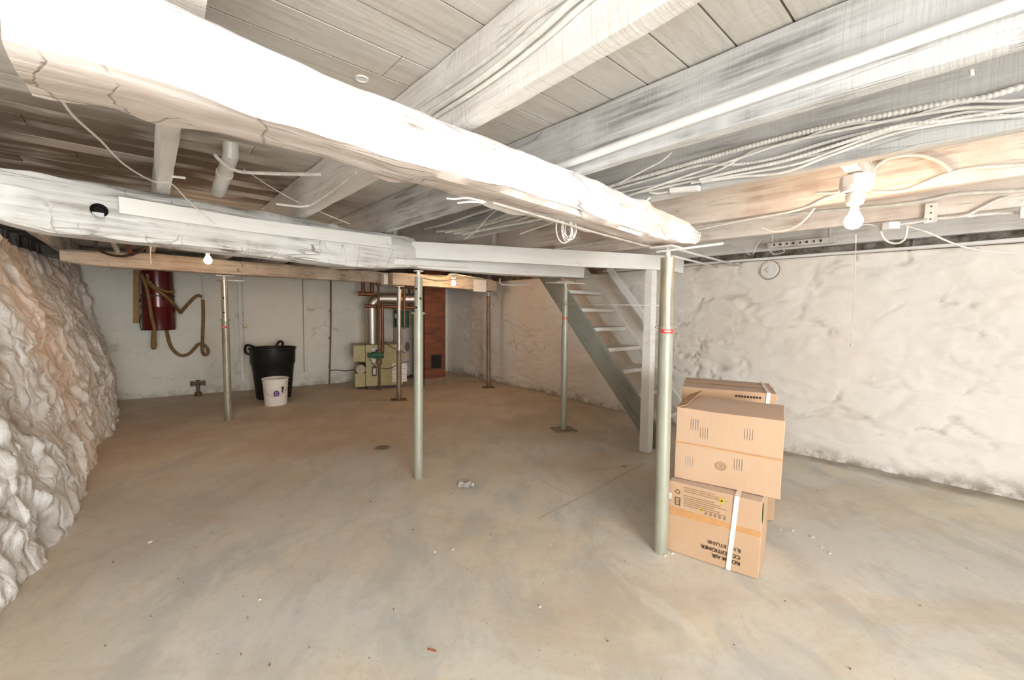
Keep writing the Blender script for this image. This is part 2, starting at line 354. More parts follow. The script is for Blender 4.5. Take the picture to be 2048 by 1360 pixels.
# ------------------------------------------------------------------ walls, floor, ceiling
def lin(poly):
    out = [0]
    for a, b in zip(poly, poly[1:]): out.append(out[-1]+(V(b)-V(a)).length)
    return out
def sample(poly, L, s):
    for i in range(len(poly)-1):
        if s <= L[i+1] or i == len(poly)-2:
            t = (s-L[i])/(L[i+1]-L[i]); return V(poly[i]).lerp(V(poly[i+1]), t)
def smoothpoly(poly, step=.05): return spline([(*p, 0) for p in poly], step)
def stonewall(name, base, top, ztop, step, mat, amp, cell, crease, low=.0, sgn=1, seed=0, bulge=0, cover=1.0, back=.35, lowh=.25, ztopf=None, zs=1.6, cw=.06, jag=0):
    """a rough wall: base and top polylines, displaced towards the room"""
    B = smoothpoly(base); T = smoothpoly(top); LB = lin(B); LT = lin(T)
    nu = int(LB[-1]/step); nv = int(ztop/step); vs = []; crev = []; lowa = []
    for i in range(nu+1):
        pb = sample(B, LB, LB[-1]*i/nu); pt = sample(T, LT, LT[-1]*i/nu)
        tb = (sample(B, LB, min(LB[-1], LB[-1]*i/nu+.05))-sample(B, LB, max(0, LB[-1]*i/nu-.05))).normalized()
        n = V((tb.y, -tb.x, 0))*sgn
        for j in range(nv+1):
            h = j/nv; zt = ztopf(LB[-1]*i/nu) if ztopf else ztop
            z = -.03+(zt+.03)*h
            p = pb.lerp(pt, h); p.z = z
            q = V((p.x, p.y, p.z*zs))+V((seed*7.3, seed*3.1, seed))
            q += V((fbm(q*1.7), fbm(q*1.7+V((9,0,0))), fbm(q*1.7+V((0,9,0)))))*.22
            d, pts = noise.voronoi(q/cell)
            e = d[1]-d[0]
            m = max(0, min(1, (fbm(q*.9+V((3,3,3)), 3)+.12+(cover-1))*2.2))
            m2 = max(0, min(1, (fbm(q*1.9+V((13,3,3)), 3)+.05)*4))
            cr = max(0, 1-e/cw)*m*(m2*.8+.2)
            tone = (pts[0].x*3.7+pts[0].y*7.1+pts[0].z*5.3) % 1.0-.5
            dd = amp*(.22*tone*min(1, e/.18)*m+.35*fbm(q*1.3, 4)+.14*fbm(q*6, 4))-crease*cr**1.2
            if jag:
                u_ = V((q.x, q.y, q.z*.55+q.x*.45))
                d2, p2 = noise.voronoi(u_*3.4+V((2,5,1)))
                t2 = (p2[0].x*5.1+p2[0].y*3.3+p2[0].z*8.7) % 1.0-.5
                f2 = (u_*3.4+V((2,5,1))-p2[0])
                dd += jag*(.50*(1-abs(fbm(u_*1.5, 3))*2.2)+.36*t2*min(1, (d2[1]-d2[0])/.12)+.45*(f2.x*.7+f2.z)*t2+.16*(1-abs(fbm(u_*4.5+V((7,1,2)), 3))*2.4)+.10*fbm(u_*14, 3))
                dd -= jag*.9*max(0, fbm(q*3.1+V((1,8,2)), 3)-.28)
                cr = max(cr, .75*max(0, 1-(d2[1]-d2[0])/.07)*m2)
            rg = 1-abs(fbm(V((q.x*1.2, q.y*1.2, q.z*3.2)), 3))*2
            dd += amp*.18*max(0, rg)**3
            dd += bulge*sin(pi*min(1, h*.9+.05))*(1-h)
            p = p+n*dd
            if j == nv: pass
            vs.append(p); crev.append(min(1, cr*1.1+max(0, -fbm(q*6, 4))*.12*m+(max(0, fbm(q*3.1+V((1,8,2)), 3)-.30)*3 if jag else 0)))
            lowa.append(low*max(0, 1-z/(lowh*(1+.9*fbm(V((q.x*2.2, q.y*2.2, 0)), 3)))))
    fs = [(i*(nv+1)+j, (i+1)*(nv+1)+j, (i+1)*(nv+1)+j+1, i*(nv+1)+j+1) for i in range(nu) for j in range(nv)]
    mb = MB(); mb.add(vs, fs, True)
    # top ledge and rear skin so the wall has thickness
    o = len(mb.v); ext = []
    for i in range(nu+1):
        pt = mb.v[i*(nv+1)+nv]; pb = sample(B, LB, LB[-1]*i/nu)
        tb = (sample(B, LB, min(LB[-1], LB[-1]*i/nu+.05))-sample(B, LB, max(0, LB[-1]*i/nu-.05))).normalized()
        n = V((tb.y, -tb.x, 0))*sgn
        q = pt-n*back; ext.append(q); ext.append(V((q.x, q.y, 2.3)))
    mb.v += ext
    for i in range(nu):
        a = i*(nv+1)+nv; b = a+nv+1
        mb.f.append([a, b, o+(i+1)*2, o+i*2]); mb.f.append([o+i*2, o+(i+1)*2, o+(i+1)*2+1, o+i*2+1])
        mb.sm += [False]*2; mb.mi += [0]*2
    crev += [1.0]*len(ext); lowa += [1.0]*len(ext)  # ledge and rear skin painted dark, as shade in the gap above
    mb.col = {'crev': crev, 'low': lowa}
    return struct(mb.build(name, mat, frame=Matrix.Identity(4)))

WRB = [(-1.41,8.95),(-.21,7.61),(1.51,5.53),(2.66,4.05),(3.72,2.98),(4.9,1.6),(6.4,-.3)]
WRT = [(-1.41,8.95),(-.21,7.61),(1.45,5.48),(2.55,4.05),(3.62,2.92),(4.8,1.55),(6.3,-.35)]
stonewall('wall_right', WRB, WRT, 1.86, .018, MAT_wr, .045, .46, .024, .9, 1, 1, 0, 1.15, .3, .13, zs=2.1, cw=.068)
WLB = [(-1.65,-3.2),(-1.65,-1.2),(-1.7,.3),(-1.95,1.15),(-2.22,1.72),(-2.62,2.28),(-3.13,2.88),(-3.5,3.35),(-4.05,4.0),(-4.40,4.50),(-5.1,5.2),(-6.0,6.1)]
WLT = [(-2.3,-3.2),(-2.3,-1.2),(-2.5,.3),(-3.0,1.7),(-3.4,2.5),(-3.85,3.1),(-4.3,3.55),(-4.65,4.0),(-5.0,4.5),(-5.25,4.85),(-5.7,5.4),(-6.3,6.2)]
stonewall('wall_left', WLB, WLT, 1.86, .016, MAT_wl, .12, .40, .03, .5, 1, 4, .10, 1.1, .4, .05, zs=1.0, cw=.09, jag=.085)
WBB = [(-6.6,5.11),(-5.47,5.85),(-4.67,6.374),(-3.7,7.01),(-2.8,7.6),(-2.0,8.3),(-1.2,9.1),(-.9,9.4)]
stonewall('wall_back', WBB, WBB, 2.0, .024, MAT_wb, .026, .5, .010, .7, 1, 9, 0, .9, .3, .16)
mb = MB()
fr = [(-1.6,-3.2),(6.5,-3.2),(6.5,.1)]
for a, b in zip(fr, fr[1:]):
    a, b = V((*a, 1.05)), V((*b, 1.05)); mb.bar(a, b, .2, 2.2)
fo = mb.build('wall_front', MAT_wr, frame=Matrix.Identity(4)); struct(fo)

def seg_d(p, a, b):
    a = V(a[:2]); b = V(b[:2]); p = V(p[:2]); t = max(0, min(1, (p-a).dot(b-a)/(b-a).length_squared)); return (p-(a+(b-a)*t)).length, t
FL = [[atZ(*q, 0) for q in s] for s in ([(1075,955),(1290,925)], [(1290,925),(1075,1040)], [(1075,955),(1140,990)], [(1140,990),(700,1240)], [(1140,990),(1330,1060)])]
mb = MB(); st = .045; nx = int(14/st); ny = int(13.5/st); brown = []; edge = []; line = []
WRBs = smoothpoly(WRB, .4)
for i in range(nx+1):
    for j in range(ny+1):
        x = -7+i*st; y = -3.5+j*st; q = V((x, y, 0))
        z = .006*fbm(q*1.1, 3)
        mb.v.append(V((x, y, z)))
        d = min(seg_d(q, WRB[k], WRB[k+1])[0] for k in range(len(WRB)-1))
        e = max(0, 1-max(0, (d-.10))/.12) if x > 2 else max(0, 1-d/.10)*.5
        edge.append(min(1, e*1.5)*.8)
        b = (y*.8-x*.34-1.7)/2.8+.5*fbm(q*.8, 3)  # far floor browned: its warmer, dimmer light is put into the colour
        brown.append(max(0, min(1, b))*.85)
        line.append(0)
for i in range(nx):
    for j in range(ny):
        a = i*(ny+1)+j; mb.f.append([a, a+ny+1, a+ny+2, a+1]); mb.sm.append(True); mb.mi.append(0)
mb.col = {'brown': brown, 'edge': edge, 'line': line}
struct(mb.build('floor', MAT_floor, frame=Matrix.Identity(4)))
# saw joints and trowelled seams in the slab: shallow raised seams of dirt
for k, s in enumerate(FL[:3]):
    pts = spline([s[0], s[0].lerp(s[1], .5)+V((random.uniform(-.02,.02), random.uniform(-.02,.02), 0)), s[1]], .05)
    mb = MB(); vs = []; d = (s[1]-s[0]).normalized(); n = V((d.y, -d.x, 0))
    for i, p in enumerate(pts):
        w = .002+.003*random.random(); zz = .006*fbm(V((p.x, p.y, 0))*1.1, 3)+.0015
        vs += [p+n*w+V((0,0,zz)), p+V((0,0,zz+.001)), p-n*w+V((0,0,zz))]
    fs = [(i*3+k2, i*3+3+k2, i*3+4+k2, i*3+1+k2) for i in range(len(pts)-1) for k2 in (0, 1)]
    mb.add(vs, fs, True)
    struct(mb.build('trim_%d' % (k+1), simple('seam_dirt_%d' % k, (.58,.51,.41), .8)))

ZC = 2.135
mb = MB(); t = -5.6; rnd = []; bare_shade = []
o0 = V((0, 0, ZC)); cfr = axes(o0, NJ)
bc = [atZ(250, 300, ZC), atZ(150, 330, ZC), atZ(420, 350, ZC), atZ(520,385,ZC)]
t = -5.6
# phase the board joints on those seen beside the third joist
ph = (atZ(1518,255,ZC)-o0).dot(DJ) % .1455
t = ph-.1455*40
while t < 9.9:
    s = -3.6-random.random()
    while s < 5.6:
        e = min(5.7, s+2.2+random.random()*2.6); r = random.random()
        for (a, b) in [(s+(e-s)*q/12+(.0015 if q == 0 else 0), s+(e-s)*(q+1)/12-(.0015 if q == 11 else 0)) for q in range(12)]:
            n0 = len(mb.v)
            c = o0+NJ*(a+b)/2+DJ*(t+.07275)+V((0,0,.012+.0018*r))
            mb.box(c, (NJ*(b-a)/2, DJ*(.07275-.0034), V((0,0,.012))))
            rnd += [r]*8
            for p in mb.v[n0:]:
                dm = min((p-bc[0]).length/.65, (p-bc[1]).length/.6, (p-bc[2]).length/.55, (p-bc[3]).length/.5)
                bare_shade.append(max(0, min(1, 1.6-dm)))
        s = e
    t += .1455
mb.col = {'rnd': rnd, 'bare_shade': bare_shade}
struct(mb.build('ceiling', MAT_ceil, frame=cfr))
mb = MB(); mb.box(V((0,2.5,0))+V((0,0,ZC+.05)), (NJ*7, DJ*9, V((0,0,.01)))); struct(mb.build('ceiling_subfloor', MAT_dark)).name = 'ceiling_upper'

# ------------------------------------------------------------------ timber
def timber(name, mat, bot, top, width, away=None, rough=.004, step=.03, cham=.0, label='', cat='beam', group=None, parent=None, ns=5, nw=4, ends=None, seed=0, round_=.004, edge_noise=0, single=True):
    """bot/top: polylines (world) of the near-lower and near-upper edges; width extruded away from the camera"""
    bot = [V(p) for p in bot]; top = [V(p) for p in top]
    d = (bot[-1]-bot[0]); d.z = 0; L = d.length; d.normalize(); n = V((d.y, -d.x, 0))
    if away is None:
        if (bot[0]-CAM).dot(n) < 0: n = -n
    else: n = n if n.dot(V(away)) > 0 else -n
    def at(poly, s):
        ss = [(p-bot[0]).dot(d) for p in poly]
        for i in range(len(poly)-1):
            if s <= ss[i+1] or i == len(poly)-2:
                t = (s-ss[i])/max(1e-6, ss[i+1]-ss[i]); return poly[i].lerp(poly[i+1], t)
    N = max(2, int(L/step)); sec = []
    # section: list of (v along height 0..1, w across 0..1, corner flag)
    for k in range(ns): sec.append((k/ns, 0))
    for k in range(nw): sec.append((1, k/nw))
    for k in range(ns): sec.append((1-k/ns, 1))
    for k in range(nw): sec.append((0, 1-k/nw))
    K = len(sec); vs = []
    for i in range(N+1):
        s = L*i/N; b = at(bot, s); tp = at(top, s); hgt = tp.z-b.z
        for (h, w) in sec:
            p = b+n*(w*width)+V((0,0,h*hgt))+(tp-b-V((0,0,hgt)))*h*(1-w)*1.0
            if cham and abs(h-.75) < .04 and w == 0: p += n*.007*(.4+abs(fbm(V((s*2.5, seed, 0)), 3)))-V((0,0,.012*fbm(V((s*1.6, 3, seed)), 3)))
            if cham and h > .55 and w < .5:   # worn upper near edge
                p += n*cham*max(0, (h-.6)/.4)**1.3
            q = V((s*.9, h*hgt*4+w*2, w*width*4+seed*5))
            am = rough*(1+edge_noise*(1 if h in (0, 1) and w in (0, 1) else 0))
            dv = V((0,0,(h-.5)))*2*fbm(q*1.5+V((seed,0,0)), 4)+n*(w-.5)*2*fbm(q*2+V((0,seed,4)), 4)
            dv += (V((0,0,h-.5))+n*(w-.5))*.9*noise.noise(q*9)
            p += dv*am
            if h in (0, 1) and w in (0, 1):
                p += (n*(.5-w)*2+V((0,0,(.5-h)*2)))*round_
            if ends: p = ends(i, N, h, w, p, d, n)
            vs.append(p)
    mb = MB()
    fs = [(i*K+k, i*K+(k+1)%K, (i+1)*K+(k+1)%K, (i+1)*K+k) for i in range(N) for k in range(K)]
    mb.add(vs, fs, True)
    for o, rev in ((0, 1), (N*K, 0)):
        c = sum((mb.v[o+k] for k in range(K)), V())/K; mb.v.append(c); ci = len(mb.v)-1
        for k in range(K): mb.f.append([ci, o+k, o+(k+1)%K]); mb.sm.append(False); mb.mi.append(0)
    fr = axes(bot[0], bot[-1]-bot[0])
    ob = mb.build(name, mat, parent, frame=fr, sharp=30)
    if parent is None: tag(ob, label, cat, group)
    return ob

# --- main beam
A0 = atZ(5,101,1.70); A1 = atZ(1312,482,1.70)
mdir = (A1-A0); mdir.z = 0; mdir.normalize()
mb_bot = [atL(u, v, A0, A1) for u, v in [(5,101),(180,145),(353,191),(520,240),(700,290),(808,327),(1003,380),(1146,426),(1312,482),(1400,492)]]
mb_top = [atL(u, v, A0, A1)+V((0,0,.03)) for u, v in [(-60,-120),(316,0),(428,48),(700,165),(933,261),(1172,347),(1350,423),(1402,458)]]
mtop = []
for p in mb_bot:
    s = (p-A0).dot(mdir); best = None
    ss = [(q-A0).dot(mdir) for q in mb_top]
    for i in range(len(ss)-1):
        if s <= ss[i+1] or i == len(ss)-2:
            z = mb_top[i].z+(mb_top[i+1].z-mb_top[i].z)*(s-ss[i])/(ss[i+1]-ss[i]); break
    mtop.append(V((p.x, p.y, min(1.90, max(z, 1.80)))))
def main_ends(i, N, h, w, p, d, n):
    f = i/N
    if f > .955:   # broken right end, rounded under
        k = (f-.955)/.045; p = p+d*(-.10*(h-.35)**2*k*3)+V((0,0,(-.012 if h > .5 else .012)*k))
    if f < .06:
        k = 1-f/.06; p = p+d*(.02*k*w)
    return p
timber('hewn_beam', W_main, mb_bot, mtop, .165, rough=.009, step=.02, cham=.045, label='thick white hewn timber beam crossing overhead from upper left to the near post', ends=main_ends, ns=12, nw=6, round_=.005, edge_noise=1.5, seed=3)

# --- joists
def ext_line(p, d, a, b):
    """where p + d*t meets the line a-b (2D)"""
    ax, ay = a; bx, by = b; ex, ey = bx-ax, by-ay
    den = d.x*ey-d.y*ex; t = ((ax-p.x)*ey-(ay-p.y)*ex)/den; return p+d*t
BK = ((-5.47,5.95),(-1.3,9.05))
def joist(a, b, mat, label, group=None, w=.055, z=1.90, backedge=False, farL=None, nearL=3.2, zt=ZC-.001):
    p, q = atZ(*a, z), atZ(*b, z)
    if backedge: p = p-NJ*w; q = q-NJ*w
    if (p-q).dot(DJ) < 0: p, q = q, p
    dl = (p-q).normalized()
    far = ext_line(p, DJ, *BK)-DJ*.05 if farL is None else p+DJ*farL
    pts = [q-dl*nearL, q, p, far]
    o = timber('ceiling_joist', mat, [pts[0], pts[3]] if 0 else pts, [V((x.x, x.y, zt)) for x in pts], w, away=NJ, rough=.004, step=.06, label=label, cat='joist', group=group, ns=4, nw=2, round_=.004)
    return p, q
jX = joist((322,241),(311,399), W_joist, 'white ceiling joist crossing over the left part of the main beam', nearL=1.6)
jA = joist((915,254),(1341,0), W_joist, 'bright white joist with cables clipped along its side, top centre', nearL=2.2)
jB = joist((1300,315),(2048,105), W_joistg, 'grey grained joist carrying the long white pipe', backedge=True)
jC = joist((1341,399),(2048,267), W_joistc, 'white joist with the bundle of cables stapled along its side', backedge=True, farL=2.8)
jD = joist((1419,448),(2048,357), W_joistp, 'joist tinted with bulb glow, right behind the near light bulb', backedge=True, farL=2.0)
jE = joist((1420,483),(2048,417), W_joistp, 'narrow white joist behind the octagonal junction box', backedge=True, farL=1.6)
# joists farther back over the boiler end, and one out by the left wall
pL = jX[0]-NJ*.72
timber('ceiling_joist', W_joistg, [pL-DJ*.4, ext_line(pL, DJ, *BK)-DJ*.05], [V((p.x, p.y, ZC-.001)) for p in (pL-DJ*.4, ext_line(pL, DJ, *BK)-DJ*.05)], .055, away=NJ, rough=.004, step=.1, label='dark joist above the hewn side beam nearest the left stone wall', cat='joist', ns=3, nw=2)
for k, (j, lb) in enumerate(((jC, 'joist over the far posts, left of the stair'), (jD, 'joist over the stair opening beside the stringer'))):
    p = j[0]+DJ*(2.9 if k == 0 else 2.1); q = ext_line(p, DJ, *BK)-DJ*.06
    timber('ceiling_joist', W_joist, [p, q], [V((x.x, x.y, ZC-.001)) for x in (p, q)], .055, away=NJ, rough=.004, step=.1, label='white '+lb, cat='joist', ns=3, nw=2)
# rim timbers on the right wall
p, q = V((3.56,2.86,0)), V((1.86,4.85,0))
dd = (p-q).normalized()
rp = [p+dd*2.6, q-dd*1.0]
timber('rim_joist', W_joist, [V((x.x, x.y, 1.955))+V((.757,.653,0))*.06 for x in rp], [V((x.x, x.y, ZC-.001))+V((.757,.653,0))*.06 for x in rp], .07, rough=.006, step=.06, label='rim joist resting along the top of the right stone wall', cat='joist', ns=3, nw=2)
sp = [x-V((.757,.653,0))*.02+V((0,0,1.862)) for x in rp]
timber('sill_board', W_board, sp, [x+V((0,0,.028)) for x in sp], .10, rough=.004, step=.06, label='thin white sill board on top of the right wall', cat='board', ns=2, nw=2)

# --- beam 2 (left side), the board nailed on it, its hole
B0 = V((-2.0, 1.65, 0)); B1 = V((-.76, 3.20, 0))
bb = [(-160,405),(0,437),(100,464),(346,489),(540,513),(700,533),(836,536)]
bt = [(-160,285),(0,320),(239,362),(368,382),(700,444),(846,470)]
bot = [atL(u, v, B0, B1) for u, v in bb]; top = [atL(u, v, B0, B1) for u, v in bt]
db = (B1-B0).normalized(); top = [V((p.x, p.y, min(p.z, 1.895))) for p in top]
b2 = timber('hewn_beam', W_b2, bot, top, .19, rough=.009, step=.025, cham=.05, label='long hewn side beam on the left with a round hole and a board nailed to it', ns=8, nw=5, round_=.005, seed=8, edge_noise=1)
# the bored hole
hc = atL(200, 419, B0, B1, .02); nb = V((db.y, -db.x, 0)); nb = nb if (CAM-B0).dot(nb) > 0 else -nb
cut = MB().cyl(hc+nb*.06, hc-nb*.10, .030, seg=24).build('cutter', MAT_dark)
b2.data.materials.append(MAT_dark)  # near-black inner faces: the hole's shade painted on
bm_ = b2.modifiers.new('hole', 'BOOLEAN'); bm_.object = cut; bm_.operation = 'DIFFERENCE'; bm_.solver = 'EXACT'
dg = bpy.context.evaluated_depsgraph_get(); me2 = bpy.data.meshes.new_from_object(b2.evaluated_get(dg)); b2.modifiers.clear(); b2.data = me2
bpy.data.objects.remove(cut)
MB().box(hc-nb*.075-V((0,0,.016)), (db*.019, nb*.02, V((0,0,.011)))).build('wood_wedge', W_board, b2, frame=axes(hc, db))
# nailed board
q0 = [atL(u, v, B0, B1, .035) for u, v in [(239,426),(500,464),(783,497)]]; q1 = [atL(u, v, B0, B1, .035) for u, v in [(239,392),(500,436),(783,473)]]
timber('nailed_board', W_board, q0, q1, .03, rough=.002, step=.06, label='smooth white board nailed along the top of the left side beam', cat='board', ns=3, nw=1, round_=.002)

# --- header and beam 2b with thin strip
H0 = V((-.68,3.24,0)); H1 = V((1.40,3.92,0))
timber('stair_header', W_board, [atL(u, v, H0, H1) for u, v in [(824,515.5),(1169,534),(1342,541)]], [atL(u, v, H0, H1) for u, v in [(824,482),(1090,496),(1342,511)]], .05, rough=.003, step=.06, label='smooth white header board running from the middle post to the stair post', ns=3, nw=2, round_=.003)
hE = atL(1342, 530, H0, H1)
timber('trimmer_board', W_board, [V((hE.x, hE.y+.02, 1.735)), V((hE.x+.25, hE.y+.32, 1.735))], [V((hE.x, hE.y+.02, 1.89)), V((hE.x+.25, hE.y+.32, 1.89))], .045, rough=.003, step=.06, label='short white trimmer behind the near post at the header end', cat='board', ns=3, nw=1)
C0 = V((-.72,3.27,0)); C1 = V((.62,4.62,0))
timber('hewn_beam', W_board, [atL(u, v, C0, C1) for u, v in [(800,533),(997,549),(1168,556)]], [atL(u, v, C0, C1) for u, v in [(800,488),(997,500),(1168,512)]], .15, rough=.006, step=.05, label='white timber continuing behind the header to the post by the stair', ns=4, nw=3, round_=.006)
S0 = [atL(u, v, C0, C1, .05) for u, v in [(789,529),(939,536)]]; S1 = [atL(u, v, C0, C1, .05) for u, v in [(789,517),(939,526)]]
ch = timber('wire_channel', MAT_white, S0, S1, .03, rough=.0005, step=.1, label='thin white raceway strip under the header near the middle post', cat='cable cover', ns=1, nw=1, round_=.001)

# --- beam 3 and 4
D0 = atZ(200,533,1.77); D1 = atZ(770,567,1.77)
D0 = atL(200,533, V((-3.31-.05,4.78-.05,0)), V((-2.3,5.85,0))); 
E0 = V((-3.36,4.70,0)); E1 = E0+V((.71,.71,0))*2
b3b = [atL(u, v, E0, E1) for u, v in [(120,522),(200,533),(448,548),(620,558),(768,566)]]
b3t = [atL(u, v, E0, E1) for u, v in [(120,496),(200,501),(300,504),(448,519),(700,537),(768,543)]]
timber('hewn_beam', W_b3, b3b, [V((p.x, p.y, p.z+.0)) for p in b3t], .17, rough=.009, step=.03, cham=.02, label='brownish hewn beam behind the left bulb, resting on the left post', ns=5, nw=4, round_=.01, seed=12)
G0 = V((-1.66,5.98,0)); G1 = V((-.38,6.98,0))
b4b = [atL(u, v, G0, G1) for u, v in [(786,570),(860,573),(955,580),(993,584)]]; b4t = [atL(u, v, G0, G1) for u, v in [(786,545),(860,549),(955,554),(993,562)]]
timber('hewn_beam', W_b3, b4b, b4t, .17, rough=.012, step=.03, label='short far beam glowing beside the farthest bulb, on two far posts', ns=5, nw=4, seed=15)
timber('nailed_board', W_board, [b4b[-2]+V((-.06,-.05,-.03)), b4b[-2]+V((.14,.06,-.03))], [b4b[-2]+V((-.06,-.05,.17)), b4b[-2]+V((.14,.06,.17))], .02, rough=.001, step=.05, label='small pale board nailed on the end of the far beam', cat='board', ns=2, nw=1)
bl = atL(778,555,G0,G1)
timber('beam_block', W_board, [atL(768,569,G0,G1,.04), atL(776,569,G0,G1,.04)], [atL(768,545,G0,G1,.04), atL(776,545,G0,G1,.04)], .12, rough=.001, step=.03, label='white block standing in the gap between the two far beams', cat='block', ns=2, nw=1)
# cross pieces hung under the ceiling between beam 2 and beam 3
for a, b, mt, w, h, lb in (((410,420),(372,0),W_b3,0,0,''),):
    pass

# ------------------------------------------------------------------ posts
def post(b, t, zt, mat, matu, r, label, frac=.62, zs=.09, plate=None, rod=None, sticker=None, base=None, holes=(), tp=.07, collar=True, topw=None, ur=.86):
    B = atZ(*b, 0); T = atY(*t, B.y); T.z = zt
    th = thing('steel_post', B, label, 'post')
    th['_pf'] = 1
    d = (T-B); ax = d.normalized()
    P = lambda f: B+d*f
    f1 = frac; f2 = 1-zs/d.length
    MB().tube([P(0), P(f1)], r, 28).build('lower_tube', mat, th)
    MB().tube([P(f1), P(f2)], r*ur, 28).build('upper_tube', matu, th)
    if collar:
        c = MB(); c.tube([P(f1-.006), P(f1+.006)], r*1.12, 28)
        c.cyl(P(f1)+V((-r*1.5,-.0,0)), P(f1)+V((r*1.5,0,0)), .006, seg=10); c.build('collar', matu, th)
    sc = MB(); sc.tube([P(f2-.02), T-ax*.008], .014, 14, rf=lambda i, L, q: q); sc.build('screw', MAT_screw, th)
    if topw != 0:
        MB().box(T-V((0,0,.004)), (V((.72,.69,0))*(tp), V((-.69,.72,0))*tp*.75, V((0,0,.005)))).build('top_plate', MAT_screw, th, bevel=.003)
    if rod:
        a, c = atY(*rod[0], B.y-.01), atY(*rod[1], B.y-.03)
        MB().cyl(a, c, .0065, seg=10).build('turning_rod', MAT_screw, th)
    if base:
        m2 = MB(); m2.box(B+V((0,0,.006)), (V((.95,.3,0))*base, V((-.3,.95,0))*base*.8, V((0,0,.006)))); m2.build('base_plate', MAT_plate if base > .12 else MAT_rust, th, bevel=.003)
    if sticker:
        z = sticker; c = B+d*((z)/d.length)
        a0 = -pi/2-.1; vs = []; fs = []; rr = (r if z/d.length < f1 else r*ur)+.001
        for i in range(13):
            a = a0-1.0+2.0*i/12
            for k in (-.012, .012): vs.append(c+V((cos(a)*rr, sin(a)*rr, k)))
        fs = [(2*i, 2*i+2, 2*i+3, 2*i+1) for i in range(12)]
        rl = MB().add(vs, fs, True).build('red_label_band', MAT_red, th)
        vs = []
        for i in range(7):
            a = a0-.45+.9*i/6
            for k in (-.003, .003): vs.append(c+V((cos(a)*(rr+.0006), sin(a)*(rr+.0006), k)))
        MB().add(vs, fs[:6], True).build('label_print', MAT_paper, rl)
    for (u, v) in holes:
        hp = atY(u, v, B.y-r*.86); dn = (CAM-hp); dn.z = 0; dn.normalize()
        q = B+d*((hp.z)/d.z); ang = dn
        side = (hp-q); side.z = 0; side = side.normalized() if side.length > 0 else dn
        c = q+side*(r*.86-.002)
        MB().cyl(c, c+side*.0035, .009, seg=14).build('adjusting_hole', MAT_dark, th)
    return th, B, T
ptN, NB, NT = post((1321,1103),(1336,489), 1.690, MAT_post, MAT_post_up,   .038, 'near pale green steel post standing in front of the boxes', .748, .055, ur=.95, rod=((1312,504),(1446,487)), sticker=1.245, holes=((1329,620),), tp=.085)
post((837,956),(837,543), 1.640, MAT_post, MAT_post, .036, 'middle steel post with bolt holes, standing under the joint of the side beam', .80, .05, holes=((832,578),(842,597),(832,615)), tp=.03)
post((457,841),(448,552), 1.70, MAT_postb, MAT_post_up, .038, 'left steel post under the brown beam, beside the black trash can', .70, .05, rod=((432,560),(487,562)), sticker=1.105, holes=((447,596),(448,625)), tp=.09)
post((1127,860),(1131,562), 1.665, MAT_post, MAT_post, .036, 'pale steel post on a flat plate, to the left of the stair', .70, .06, rod=((1092,565),(1170,567)), sticker=1.26, base=.13, tp=.08)
post((977,775),(977,585), 1.635, MAT_postr, MAT_postr, .036, 'brown far post near the right wall beyond the stair', .80, .06, base=.10, tp=.08, collar=False)
post((798,800),(798,574), 1.665, MAT_postr, MAT_steel, .036, 'far post with a silver upper tube, right in front of the boiler', .45, .05, base=.11, tp=.06)
# orange/pink label on the left post
lp = atZ(457,841,0); 
# ------------------------------------------------------------------ stair
U = V((-.657,.754,0)); SD = V((.754,.657,0))
sb = atZ(1297,893,0)          # foot of the near stringer
stT = atL(1078,556, sb, sb+U)  # lower edge at the top
stair = thing('staircase', sb, 'open wooden basement stair with pale treads and grey green side board', 'stair'); stair['_pf'] = 1
rise = stT.z; run = (stT-sb); run.z = 0; slope = V((run.x, run.y, rise)).normalized()
perp = (V((0,0,1))-slope*slope.z).normalized()
topk = (2.10-0)/slope.z
def stringer(off, mat, nm, wd=.235, lb=None):
    m = MB(); a = sb+SD*off; 
    # lower edge from foot to ceiling; polygon cut level at floor and ceiling
    e0 = a; e1 = a+slope*topk
    hrun = V((run.x, run.y, 0)).normalized(); k = wd/perp.z
    f0 = a+slope*0+V((0,0,0)); 
    # upper edge points directly above lower edge by wd/cos
    up = V((0,0,wd/ (V((slope.x,slope.y,0)).length)))
    pts = [e0, e1, e1-slope*(up.z/slope.z)+up, e0-slope*0+up]
    pts[2] = V((e1.x, e1.y, e1.z))-hrun*(up.z*V((slope.x,slope.y,0)).length/slope.z)
    pts = [e0, e1, pts[2], e0+up*.62-hrun*.10, e0-hrun*.10]
    t = .038; vs = pts+[p+SD*t for p in pts]; n = len(pts)
    fs = [tuple(range(n)), tuple(range(2*n-1, n-1, -1))]+[(i, (i+1)%n, (i+1)%n+n, i+n) for i in range(n)]
    m.add(vs, fs); return m.build(nm, mat, stair, frame=axes(a, slope), bevel=.003, label=lb)
stringer(0, W_green, 'stringer', lb='grey green near stringer')
stringer(.70, W_tread, 'stringer')
hrun = V((run.x, run.y, 0)).normalized(); hl = V((slope.x, slope.y, 0)).length
upz = .235/hl
nst = 9
for i in range(1, nst+1):
    z = i*.218+.045
    s = z/slope.z; c = sb+slope*s; c.z = z
    # tread lies between the stringers, centred on the board
    c = c-hrun*(upz*.5*hl/slope.z)+SD*.37
    if z < 2.0:
        MB().box(c, (SD*.332, hrun*.115, V((0,0,.021)))).build('tread', W_tread, stair, frame=axes(c, SD), bevel=.004)
        MB().box(c+V((0,0,-.03))-SD*.29, (SD*.018, hrun*.09, V((0,0,.013)))).build('cleat', W_green, stair, frame=axes(c, hrun))
